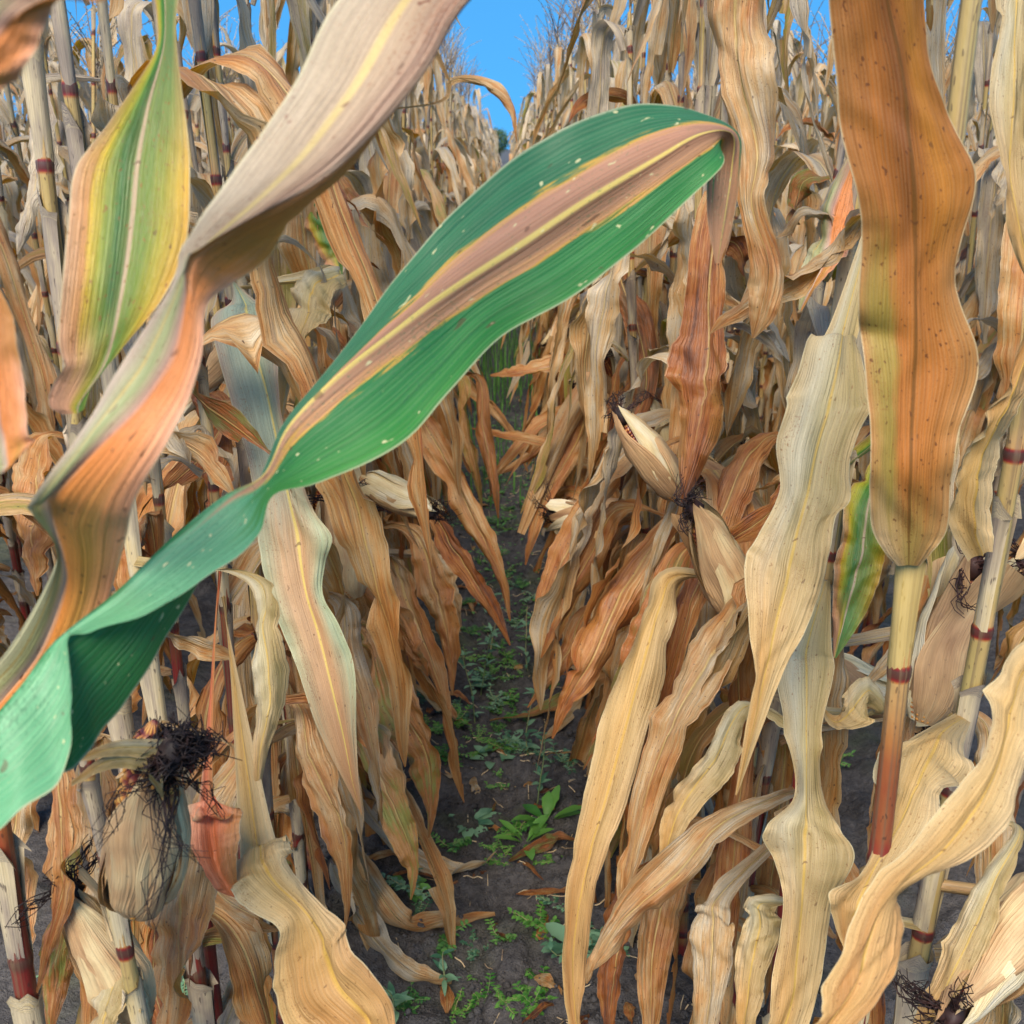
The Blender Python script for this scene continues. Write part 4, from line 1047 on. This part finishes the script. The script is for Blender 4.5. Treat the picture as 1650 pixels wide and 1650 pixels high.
strap([(1005, 640, 34, 3.2), (940, 655, 34, 3.2), (870, 690, 28, 3.2), (800, 760, 18, 3.2), (790, 800, 3, 3.2)], .5, 62)
strap([(940, 745, 26, 3.1), (880, 715, 28, 3.1), (810, 700, 20, 3.1), (760, 690, 3, 3.1)], .45, 63)
strap([(700, 560, 20, 3.9), (760, 620, 28, 3.9), (820, 690, 22, 3.9), (850, 760, 3, 3.9)], .5, 64)
strap([(758, 600, 22, 3.1), (778, 690, 36, 3.05), (796, 780, 22, 3.02), (803, 835, 3, 3.02)], .62, 36)
strap([(735, 600, 24, 3.3), (752, 690, 34, 3.3), (768, 770, 20, 3.3), (776, 820, 3, 3.3)], .5, 37)
strap([(612, 890, 50, 1.95), (652, 980, 88, 1.92), (694, 1070, 54, 1.90), (720, 1150, 20, 1.9), (727, 1200, 3, 1.9)], .66, 38)
strap([(655, 850, 40, 2.15), (700, 950, 74, 2.12), (722, 1040, 36, 2.1), (730, 1120, 4, 2.1)], .56, 39)
strap([(690, 900, 30, 2.4), (728, 960, 36, 2.38), (744, 1010, 4, 2.38)], .3, 40)
strap([(965, 640, 34, 2.7), (922, 720, 52, 2.65), (880, 800, 42, 2.62), (856, 870, 24, 2.6), (846, 910, 3, 2.6)], .6, 41)
strap([(1005, 820, 44, 2.05), (952, 900, 70, 2.0), (905, 985, 42, 2.0), (872, 1060, 4, 2.0)], .66, 42)
strap([(1112, 880, 46, 1.66), (1060, 1000, 88, 1.62), (1010, 1100, 72, 1.6), (966, 1180, 32, 1.6), (940, 1240, 3, 1.6)], .72, 43, label='deep orange leaf drooping inside the right row')
strap([(1085, 1090, 46, 1.58), (1035, 1180, 78, 1.56), (990, 1290, 48, 1.55), (962, 1400, 3, 1.55)], .6, 44)
strap([(960, 980, 30, 2.1), (915, 1050, 50, 2.08), (880, 1100, 26, 2.07), (850, 1140, 3, 2.07)], .7, 45)
strap([(1000, 440, 40, 2.2), (1030, 520, 60, 2.15), (1040, 620, 54, 2.12), (1010, 720, 30, 2.1), (1000, 790, 4, 2.1)], .74, 46, label='bright orange leaf behind the tip of the green leaf')
strap([(540, 960, 40, 1.5), (560, 1050, 62, 1.48), (590, 1150, 54, 1.46), (610, 1260, 24, 1.46), (616, 1330, 3, 1.46)], .4, 47)
strap([(470, 1130, 40, 1.35), (500, 1220, 70, 1.33), (545, 1330, 60, 1.32), (560, 1440, 22, 1.32), (556, 1500, 3, 1.32)], .62, 48)
strap([(1115, 1320, 40, 1.42), (1080, 1420, 84, 1.40), (1055, 1540, 84, 1.39), (1045, 1660, 44, 1.39), (1035, 1760, 3, 1.39)], .62, 51)
strap([(1030, 1400, 40, 1.5), (1000, 1500, 66, 1.48), (985, 1600, 54, 1.47), (978, 1700, 3, 1.47)], .72, 52)
strap([(1215, 1180, 36, 1.45), (1190, 1290, 70, 1.42), (1180, 1400, 66, 1.41), (1175, 1500, 30, 1.4), (1170, 1570, 3, 1.4)], .66, 53)
strap([(1420, 1150, 40, 1.25), (1400, 1110, 70, 1.22), (1370, 1150, 80, 1.2), (1345, 1165, 40, 1.19), (1325, 1140, 4, 1.19)], .25, 54, M['pale_straw'], label='small pale flag of leaf above the red stalk')
strap([(1345, 1380, 50, 1.3), (1380, 1480, 90, 1.28), (1400, 1600, 90, 1.27), (1410, 1720, 10, 1.27)], .6, 55)
strap([(1560, 1000, 40, 1.3), (1500, 1010, 60, 1.28), (1440, 1060, 50, 1.27), (1390, 1110, 4, 1.27)], .3, 56)
strap([(450, 1380, 40, 1.3), (470, 1480, 60, 1.29), (480, 1580, 50, 1.28), (484, 1700, 4, 1.28)], .64, 57)
strap([(90, 700, 40, 1.3), (60, 780, 80, 1.27), (50, 880, 70, 1.26), (60, 960, 4, 1.26)], .55, 58)
strap([(1640, 1330, 30, 1.06), (1600, 1420, 80, 1.03), (1560, 1520, 90, 1.02), (1500, 1640, 60, 1.01), (1470, 1720, 4, 1.01)], .3, 71, M['pale_straw'])
strap([(1450, 1130, 40, 1.35), (1430, 1240, 80, 1.33), (1420, 1350, 70, 1.32), (1415, 1460, 30, 1.31), (1412, 1540, 3, 1.31)], .5, 72)
strap([(1560, 1150, 40, 1.3), (1590, 1250, 80, 1.28), (1600, 1380, 80, 1.27), (1590, 1500, 30, 1.27), (1585, 1570, 3, 1.27)], .45, 73)
strap([(20, 1150, 40, 1.25), (30, 1260, 80, 1.23), (20, 1380, 80, 1.22), (30, 1500, 40, 1.22), (40, 1600, 3, 1.22)], .5, 74)
strap([(120, 1350, 40, 1.3), (110, 1450, 70, 1.28), (90, 1560, 70, 1.27), (80, 1680, 4, 1.27)], .6, 75)
strap([(205, 1530, 40, .90), (170, 1610, 70, .88), (150, 1700, 50, .87), (140, 1800, 6, .87)], .3, 30, M['pale_straw'], label='pale curled leaf below the dark silk at lower left')
strap([(380, 1210, 30, 1.10), (330, 1300, 96, 1.08), (300, 1430, 120, 1.07), (285, 1560, 110, 1.06), (270, 1720, 40, 1.06)], .5, 31, label='broad tan leaf hanging behind the big left ear')
strap([(150, 1180, 40, .98), (165, 1290, 100, .96), (175, 1420, 120, .95), (150, 1560, 90, .94), (140, 1720, 20, .94)], .55, 32)
strap([(75, 1180, 30, .90), (95, 1290, 70, .88), (100, 1420, 66, .87), (75, 1540, 30, .87), (60, 1600, 4, .87)], .72, 33)
strap([(250, 930, 30, 1.2), (240, 830, 70, 1.18), (228, 900, 90, 1.17), (215, 1000, 60, 1.16), (205, 1080, 6, 1.16)], .6, 34)
strap([(330, 640, 50, 1.5), (350, 710, 70, 1.48), (345, 790, 40, 1.47), (340, 850, 6, 1.47)], .68, 35)


# leaves trailing from the stalk feet out over the soil
def Pg(px, py, h=0.0):
    c = np.array((0, 0, CAM_H)); d = P(px, py, 1.0) - c; z = h
    for _ in range(4):
        q = c + d * ((z - CAM_H) / d[2]); z = float(gz(q[0], q[1])) + h
    return q


def trail(pts, tone, seed, label):
    """pts: photo x, y on the soil, height above it, width in metres"""
    rg_ = np.random.default_rng(seed)
    C = cr([list(Pg(x, y, h)) + [w_] for x, y, h, w_ in pts], 60); u = cols(11); v = np.linspace(0, 1, 60)
    W = C[:, 3]; C = C[:, :3]
    T = norm(np.gradient(C, axis=0)); S = norm(np.cross(T, (0, 0, 1.0))); Nn = np.cross(S, T)
    th = .5 * snoise(rg_, v, .8, 3) + .25; S, Nn = S * np.cos(th)[:, None] + Nn * np.sin(th)[:, None], Nn * np.cos(th)[:, None] - S * np.sin(th)[:, None]
    n = .22 * np.abs(u[None]) ** 1.5 * snoise(rg_, v, 2, 3, .6)[:, None] + .35 * (u[None] ** 2)
    V = C[:, None] + (W * .5)[:, None, None] * (S[:, None] * u[None, :, None] + Nn[:, None] * n[..., None])
    V[..., 2] += .012
    UV = np.stack(np.broadcast_arrays((u * .5 + .5)[None], v[:, None]), -1).reshape(-1, 2)
    mb = MB(); mb.add(V.reshape(-1, 3), gridF(60, 11), UV, tone)
    root, _ = nearest(C[0]); o = link('leaf', mb.mesh('leaf', M['leaf']), root)
    o.matrix_local = Matrix.Translation(-Vector(root.location)); o['label'] = label


trail([(560, 1255, .12, .03), (605, 1330, .06, .055), (670, 1390, .012, .05), (725, 1412, .006, .05), (770, 1405, .012, .045), (802, 1378, .03, .012)], .35, 1, 'curled greyish leaf with its tip lying on the soil')
trail([(550, 1340, .10, .03), (600, 1430, .03, .05), (655, 1500, .01, .055), (720, 1492, .006, .045), (798, 1482, .012, .012)], .5, 2, 'brown leaf trailing onto the path, its tip flat on the soil')
trail([(535, 1400, .14, .04), (570, 1475, .05, .06), (620, 1540, .015, .058), (670, 1580, .006, .045), (728, 1590, .006, .008)], .3, 3, 'pale striped leaf arching down to the soil at the bottom')
trail([(1010, 1060, .08, .02), (940, 1110, .03, .05), (880, 1150, .01, .045), (790, 1168, .006, .01)], .62, 4, 'brown leaf lying across the path from the right row')
trail([(940, 1130, .02, .02), (915, 1160, .012, .03), (890, 1185, .008, .02), (870, 1200, .006, .006)], .5, 5, 'small dry leaf end on the soil at right')
trail([(950, 1365, .02, .03), (905, 1360, .01, .04), (870, 1370, .006, .03), (820, 1395, .006, .006)], .8, 6, 'dark shrivelled leaf on the soil below the lush rosette')
trail([(640, 1090, .12, .03), (700, 1140, .03, .05), (735, 1165, .01, .04), (760, 1175, .006, .006)], .45, 7, 'grey-brown leaf end resting on the soil at the left')


# ears that show clearly
def ear_at(bx, by, bd, tx, ty, td, k, label, scale=1.0, roll=0.0):
    b, t = P(bx, by, bd), P(tx, ty, td); root, _ = nearest(b)
    e = add_ear(root, b - np.array(root.location), t - b, rr, True, scale, k, roll, label)
    mb = MB(); q = b - np.array(root.location); ax_ = nearest(b)[1]; s0 = ax_(max(.1, q[2] - .03))
    if np.linalg.norm(s0 - q) < .12:
        tube(mb, cr([s0, (s0 + q) * .5 + (0, 0, -.01), q], 6), .007, 7, .2)
        link('shank', mb.mesh('shank', M['stalk']), root)
    return e


ear_at(1094, 800, 1.64, 988, 652, 1.58, 0, 'closed pale ear hanging out over the path on the right', .84, 1.0)
ear_at(585, 772, 1.80, 718, 838, 1.72, 3, 'pale ear lying almost level on the left, its tip dark', .78)
ear_at(1205, 1010, 1.48, 1125, 835, 1.42, 4, 'ear with a long black tuft of silk on the right')
ear_at(1485, 1160, 1.25, 1555, 945, 1.22, 5, 'pale ear with loose husks and a dark tip beside the right edge stalk', 1.0, 2.0)
ear_at(365, 560, 1.75, 300, 640, 1.7, 0, 'small closed ear behind the left leaves', .8)
ear_at(505, 900, 1.75, 525, 800, 1.7, 5, 'small ragged ear half hidden on the left', .85)
ear_at(575, 960, 1.62, 552, 868, 1.6, 4, 'ear with black silk by the left path edge', .8)
ear_at(1000, 640, 2.7, 978, 590, 2.6, 1, 'ear with a dark tip far along the right row', .9)
ear_at(1085, 760, 2.2, 1080, 690, 2.15, 2, 'ear with black silk behind the hanging ear', .8)
ear_at(1690, 1420, 1.10, 1520, 1650, 1.0, 0, 'pale husked ear in the bottom right corner', 1.0, .5)
ear_at(230, 1640, .92, 150, 1500, .90, 4, 'small ear with a clump of dark silk at lower left', .7)

# the large open ear at lower left
rg2 = np.random.default_rng(8)
eb, et = P(226, 1462, .78), P(248, 1172, .71)
mm = place(eb - np.array(L2.location), z=et - eb)
Lh = float(np.linalg.norm(et - eb))
mb = MB(); cob_add(mb, rg2, Lh * 1.04, .0235, .8, rows=14, n=18); bigear = link('ear', mb.mesh('ear', M['kernel']), L2, mm)
bigear['label'] = 'large open ear, its tip a tangle of black silk over dark kernels'
for i in range(9):
    mb = MB(); husk_add(mb, rg2, Lh * rg2.uniform(.86, 1.0), .0265, i * 2.1, rg2.uniform(.95, 1.2), rg2.uniform(.45, .85), rg2.uniform(-.1, .12), lift=1 + .022 * i, ext=.95, nv=22, nu=13)
    link('husk', mb.mesh('husk', M['husk']), bigear)
mb = MB(); silk_add(mb, rg2, Lh * .93, 420, .027, .8, r=.0007, g=(.5, -.3, -.8), clump=.011); silk_add(mb, rg2, Lh * .82, 36, .09, 1.5, r=.0005, g=(-.3, -.3, -1.0), clump=0)
link('silk', mb.mesh('silk', M['silk']), bigear, mm.inverted().to_3x3().to_4x4() @ Matrix.Translation((.016, -.012, -.002)) @ mm.to_3x3().to_4x4())
for (x0, y0), (x1, y1), (x2, y2) in (((265, 1205), (190, 1205), (125, 1222)), ((255, 1225), (180, 1225), (115, 1262)), ((250, 1230), (262, 1275), (240, 1250))):
    st = [(x0, y0 - 14, x0, y0, x0 + 3, y0 + 22, .70), (x1, y1 - 12, x1, y1, x1 + 2, y1 + 14, .68), (x2, y2 - 4, x2, y2, x2, y2 + 5, .66)]
    o = rail_blade('husk', st, M['pale_straw'], L2, .1, np.random.default_rng(3), 24, 9, .1); o.name = 'husk'


# ------------------------------------------------------------------ weeds on the path
def leaflet(mb, p, d, up, L, W, tone, n=5, fold=.25, bend=.5, mi=0, teeth=0.0, rng=None, pw=.75):
    d = norm(np.asarray(d, float)); s = norm(np.cross(d, up)); nn = np.cross(s, d)
    t = np.linspace(0, 1, n); wd = W * .5 * np.maximum(np.sin(np.clip(t, 0, 1) ** pw * pi), .02) ** .8; wd[0] = W * .05; wd[-1] = W * .02
    if teeth and rng is not None: wd = wd * (1 + teeth * rng.uniform(-1, 1, n))
    c = p + d * (t * L)[:, None] * cos(bend * .5) - nn * (bend * .5 * t ** 2 * L)[:, None]
    V = np.stack([c - s * wd[:, None] + nn * (fold * wd)[:, None], c, c + s * wd[:, None] + nn * (fold * wd)[:, None]], 1)
    mb.add(V.reshape(-1, 3), gridF(n, 3), np.stack(np.broadcast_arrays(np.array([0, .5, 1.0])[None], t[:, None]), -1).reshape(-1, 2), tone, mi)


def creeper(rng, size, stems=7, leafL=.013, upright=.5):
    mb = MB()
    for s in range(stems):
        a = rng.uniform(0, 2 * pi); d = np.array((cos(a), sin(a), upright * rng.uniform(.3, 1.6))); p = np.array((rng.normal(0, .006), rng.normal(0, .006), 0)); pts = [p]
        l = size * rng.uniform(.5, 1.1)
        for k in range(6):
            d = norm(d + rng.normal(0, .22, 3) + (0, 0, -.06)); p = p + d * l / 6; p[2] = max(p[2], .004); pts.append(p)
        tube(mb, pts, np.linspace(.0013, .0007, 7), 3, 0, 1)
        for k in range(1, 7):
            for sg in (-1, 1):
                if rng.random() < .12: continue
                sd2 = norm(np.cross(d, (0, 0, 1))) * sg + d * rng.uniform(.2, .8) + np.array((0, 0, rng.uniform(.0, .5)))
                leaflet(mb, pts[k], sd2, np.array((0, 0, 1.0)), leafL * rng.uniform(.6, 1.3), leafL * .55 * rng.uniform(.7, 1.2), rng.uniform(-.3, .7), 4)
    return mb


CREEP = {}
for mk in ('weed', 'weed_blue', 'weed_lush'):
    CREEP[mk] = []
    for i in range(4):
        rg_ = np.random.default_rng(200 + i + len(mk)); mb = creeper(rg_, rg_.uniform(.05, .075), 6 + i, rg_.uniform(.012, .017))
        CREEP[mk].append(mb.mesh('creeping_weed', [M[mk], M['weed_stem']]))

rw = np.random.default_rng(31)


def weed(px, py, mk, s, label, group='low weeds on the path'):
    q = Pg(px, py)
    s *= .8
    o = link('creeping_weed', CREEP[mk][rw.integers(4)]); o.location = q; o.rotation_euler = (0, 0, rw.uniform(0, 6.28)); o.scale = (s, s, s)
    tag(o, label, 'weed', group)


weed(775, 1612, 'weed_lush', 1.0, 'lush light green weed clump at the bottom edge of the path, left of centre')
weed(735, 1630, 'weed_lush', .8, 'light green weed clump in the bottom corner of the path, leftmost of its patch')
weed(812, 1615, 'weed_lush', .8, 'light green weed clump at the bottom edge of the path, middle of its patch')
weed(858, 1620, 'weed_lush', .9, 'light green weed clump at the bottom edge of the path, rightmost of its patch')
weed(868, 1588, 'weed_lush', 1.0, 'small light green weed just above the bottom patch')
weed(725, 1522, 'weed', 1.1, 'green weed left of the path centre above the bottom patch')
weed(865, 1488, 'weed_lush', 1.2, 'yellowish green weed on the right of the lower path')
weed(880, 1500, 'weed_lush', .9, 'small yellowish weed beside the larger one on the right of the lower path')
weed(810, 1510, 'weed', .9, 'green weed sprig in the middle of the lower path')
weed(770, 1530, 'weed_blue', .8, 'tiny bluish sprig in the middle of the lower path')
weed(808, 1390, 'weed_lush', .9, 'small bright weed at the end of the curled grey leaf')
weed(730, 1362, 'weed', 1.1, 'spreading green weed below the bluish rosette')
weed(830, 1342, 'weed_lush', 1.0, 'yellowish weed left of the lush rosette')
weed(886, 1388, 'weed_lush', .7, 'tiny bright weed on the right below the lush rosette')
weed(795, 1368, 'weed', .7, 'tiny green weed between the two rosettes')
weed(660, 1430, 'weed_blue', 1.2, 'bluish weed under the hanging leaf on the left of the path')
weed(672, 1475, 'weed_blue', .8, 'small bluish weed between two trailing leaves on the left')
weed(890, 1455, 'weed_blue', .8, 'small bluish weed at the right path edge')
weed(930, 1540, 'weed_blue', 1.6, 'dark bluish weed under the right row at the bottom')
weed(960, 1510, 'weed_blue', 1.5, 'dark bluish weed deeper under the right row')
weed(655, 1620, 'weed', .9, 'weed sprig in the lower left corner of the path')
weed(800, 1265, 'weed', .9, 'small weed on the mossy patch in mid path')
weed(725, 1220, 'weed', 1.0, 'green weed at the left of the mossy patch')
weed(300, 1570, 'weed_blue', 1.3, 'weed on the soil seen between the left stalks')
weed(100, 1560, 'weed_blue', 1.2, 'weed on the soil at the lower left corner')
weed(1340, 1225, 'weed', 1.2, 'weed on the soil seen between the right stalks')
for k in range(70):
    y = rw.uniform(960, 1235) if k < 48 else rw.uniform(760, 960)
    x = 800 + (y - 700) / 800 * rw.normal(-20, 115) * .8
    weed(x, y, ['weed', 'weed_blue', 'weed_lush', 'weed'][rw.integers(4)], rw.uniform(.6, 1.2), 'low green weed in the crowded weedy patch along the middle of the path', 'weeds in the middle of the path')


def rosette(px, py, mk, n, L, W, label, tilt=.9):
    q = Pg(px, py); root = empty('rosette_weed', q, label, 'weed')
    for i in range(n):
        a = i * 2.4 + rw.normal(0, .2); e = tilt * rw.uniform(.4, 1.2); mb = MB()
        leaflet(mb, np.array((cos(a), sin(a), 0)) * .006, np.array((cos(a), sin(a), e)), np.array((0, 0, 1.0)), L * rw.uniform(.7, 1.1), W * rw.uniform(.8, 1.15), rw.uniform(-.2, .8), 13, .3, .6, 0, .14, rw, 1.45)
        link('leaf', mb.mesh('leaf', M[mk]), root)


rosette(880, 1325, 'weed_lush', 8, .10, .027, 'lush rosette with long toothed leaves on the right of the path', 1.1)
rosette(846, 1358, 'weed_lush', 5, .085, .025, 'smaller lush rosette in front of and left of the larger one', 1.3)
rosette(757, 1328, 'weed_blue', 11, .07, .026, 'low bluish green rosette on the left of the path', .5)
rosette(822, 1205, 'weed_blue', 6, .08, .03, 'broad leaved bluish weed in mid path', .5)
rosette(790, 1225, 'weed_blue', 5, .07, .026, 'small bluish weed beside the broad leaved one in mid path', .6)
rosette(660, 1428, 'weed', 6, .05, .02, 'small rosette at the left path edge under a hanging leaf', .5)
rosette(925, 1530, 'weed_blue', 5, .07, .035, 'dark round leaved weed at the right edge of the lower path', .6)


def tall_weed(px, py, H, label, n=16):
    q = Pg(px, py); root = empty('tall_weed', q, label, 'weed'); mb = MB(); p = np.zeros(3); d = np.array((rw.normal(0, .1), rw.normal(0, .1), 1.0)); pts = [p]
    for k in range(10):
        d = norm(d + rw.normal(0, .06, 3)); p = p + d * H / 10; pts.append(p)
    tube(mb, pts, np.linspace(.002, .0009, 11), 5, 0, 0); link('stem', mb.mesh('stem', M['weed_stem']), root)
    for k in range(n):
        i = rw.integers(1, 10); a = k * 2.4; m2 = MB()
        leaflet(m2, pts[i], np.array((cos(a), sin(a), rw.uniform(.1, .8))), np.array((0, 0, 1.0)), rw.uniform(.02, .045), rw.uniform(.008, .016), rw.uniform(-.2, .6), 5)
        link('leaf', m2.mesh('leaf', M['weed_blue']), root)


tall_weed(865, 1300, .22, 'thin upright weed behind the lush rosette')
tall_weed(850, 1215, .20, 'thin upright weed right of centre in mid path')
tall_weed(765, 1165, .30, 'tall feathery weed in the middle of the path')
tall_weed(775, 1120, .28, 'tall feathery weed just behind the nearest one', 20)
tall_weed(790, 1060, .26, 'upright weed farther along the path centre', 18)
tall_weed(850, 1080, .20, 'upright weed to the right, farther along the path')
tall_weed(715, 1590, .10, 'small upright seedling near the bottom of the path', 9)
tall_weed(640, 1640, .12, 'small upright seedling in the lower left of the path', 9)


def grass_tuft():
    mb = MB(); rg_ = np.random.default_rng(4)
    for k in range(900):
        y = rg_.uniform(4.0, 12.0); x = rg_.normal(-.03, .20) if y < 7 else rg_.normal(0.0, .25)
        if y < 6 and rg_.random() < .55: continue
        a = rg_.uniform(0, 6.28); L = rg_.uniform(.08, .30) * (1 if y < 6 else 1.4); b = np.array((x, y, float(gz(x, y))))
        d = np.array((cos(a) * .5, sin(a) * .5, 1.0)); leaflet(mb, b, d, np.array((cos(a), sin(a), .2)), L, .009, rg_.uniform(-.3, .7), 4, .1, .9)
    for k in range(1500):
        y = 3.0 + rg_.gamma(2, 1.6); x = rg_.normal(-.03, .17); b = np.array((x, y, float(gz(x, y)) + rg_.uniform(.004, .05)))
        a = rg_.uniform(0, 6.28); leaflet(mb, b, np.array((cos(a), sin(a), rg_.uniform(0, .6))), np.array((0, 0, 1.0)), rg_.uniform(.012, .03), rg_.uniform(.007, .015), rg_.uniform(-.3, .7), 4)
    o = link('path_grass', mb.mesh('path_grass', M['weed'])); tag(o, 'green grass and low weeds covering the far part of the path', 'grass', kind='stuff')


grass_tuft()


def litter():
    rg_ = np.random.default_rng(9); mb = MB(); pb = MB()
    for k in range(420):
        y = rg_.uniform(1.25, 5.5); x = rg_.normal(0, .33); a = rg_.uniform(0, 6.28); L = rg_.uniform(.012, .05) if k > 24 else rg_.uniform(.08, .18)
        t = np.linspace(-.5, .5, 5); xx = x + t * L * cos(a); yy = y + t * L * sin(a) + .06 * L * np.sin(t * 7)
        tube(mb, np.stack([xx, yy, gz(xx, yy) + .003], -1), rg_.uniform(.0006, .0016) if k > 24 else .0018, 4, rg_.uniform(-.6, .8))
    o = link('straw_litter', mb.mesh('straw_litter', M['straw'])); tag(o, 'thin bits of straw and broken stems scattered over the soil', 'straw', kind='stuff')
    lb = MB()
    for k in range(110):
        y = 1.25 + rg_.gamma(1.5, 1.1); x = rg_.choice([-1, 1]) * abs(rg_.normal(.22, .16)); a = rg_.uniform(0, 6.28)
        blade(lb, rg_, rg_.uniform(.04, .15), rg_.uniform(.012, .03), rad(rg_.uniform(0, 25)), rad(rg_.uniform(-25, 0)), .5, .15, drift=rg_.uniform(-1, 1), twist=rg_.uniform(-.5, .5), curl=.7, rip=.3,
              nv=12, nu=7, tone=rg_.uniform(.3, 1.0), pinch=2, org=(x, y, float(gz(x, y)) + .006), az=a)
    o = link('leaf_litter', lb.mesh('leaf_litter', M['leaf'])); tag(o, 'small curled scraps of dead leaf strewn over the soil', 'leaf litter', kind='stuff')
    ico = np.array([(0, 0, 1), (.9, 0, .2), (.2, .85, .3), (-.8, .4, .2), (-.6, -.7, .25), (.4, -.85, .2), (0, 0, -.6)], float)
    F = [[0, 1, 2], [0, 2, 3], [0, 3, 4], [0, 4, 5], [0, 5, 1], [6, 2, 1], [6, 3, 2], [6, 4, 3], [6, 5, 4], [6, 1, 5]]
    for k in range(12000):
        y = 1.2 + rg_.gamma(1.4, 1.0); x = rg_.normal(0, .36); s = rg_.uniform(.0018, .006) * (2.4 if rg_.random() < .05 else 1)
        V = ico * s * rg_.uniform(.6, 1.2, (7, 3)); a = rg_.uniform(0, 6.28)
        V = V @ np.array(((cos(a), -sin(a), 0), (sin(a), cos(a), 0), (0, 0, 1))).T
        pb.add(V + (x, y, float(gz(x, y)) + s * .2), F, None, 0)
    me = pb.mesh('soil_crumbs', M['soil']); o = link('soil_crumbs', me); tag(o, 'loose dark crumbs of soil scattered over the path', 'soil', kind='stuff')


litter()


# ------------------------------------------------------------------ far trees at the end of the path
def tree(x, y, h, label, seed):
    rg_ = np.random.default_rng(seed); root = empty('tree', (x, y, 0), label, 'tree', 'trees beyond the field'); mb = MB()
    tube(mb, [(0, 0, -.2), (.1, 0, h * .3), (0, .1, h * .6), (.1, 0, h * .85)], [.32, .24, .15, .05], 8)
    for k in range(7):
        a = k * 2.4; z = h * (.3 + .07 * k); tube(mb, [(0, 0, z), (cos(a) * h * .15, sin(a) * h * .15, z + h * .1), (cos(a) * h * .28, sin(a) * h * .28, z + h * .16)], [.1, .07, .03], 5)
    link('trunk', mb.mesh('trunk', M['bark']), root); cb = MB()
    for k in range(2600):
        c = rg_.normal(size=3); c = c / np.linalg.norm(c) * rg_.uniform(.4, 1) ** .5 * (1 + .2 * sin(c[0] * 7 + seed) * cos(c[1] * 6))
        p = np.array((c[0] * h * .36, c[1] * h * .36, h * .62 + c[2] * h * .36)); leaflet(cb, p, rg_.normal(size=3), rg_.normal(size=3), h * .05, h * .03, rg_.uniform(-.4, .7), 3)
    link('crown', cb.mesh('crown', M['tree_leaf']), root)


tree(-.9, 130, 3.8, 'dark green tree at the far end of the path, small against the sky', 1)
tree(2.6, 142, 3.4, 'lower bushy tree to the right at the far end of the path', 2)
tree(-4.5, 150, 3.6, 'bushy tree to the left at the far end of the path', 3)
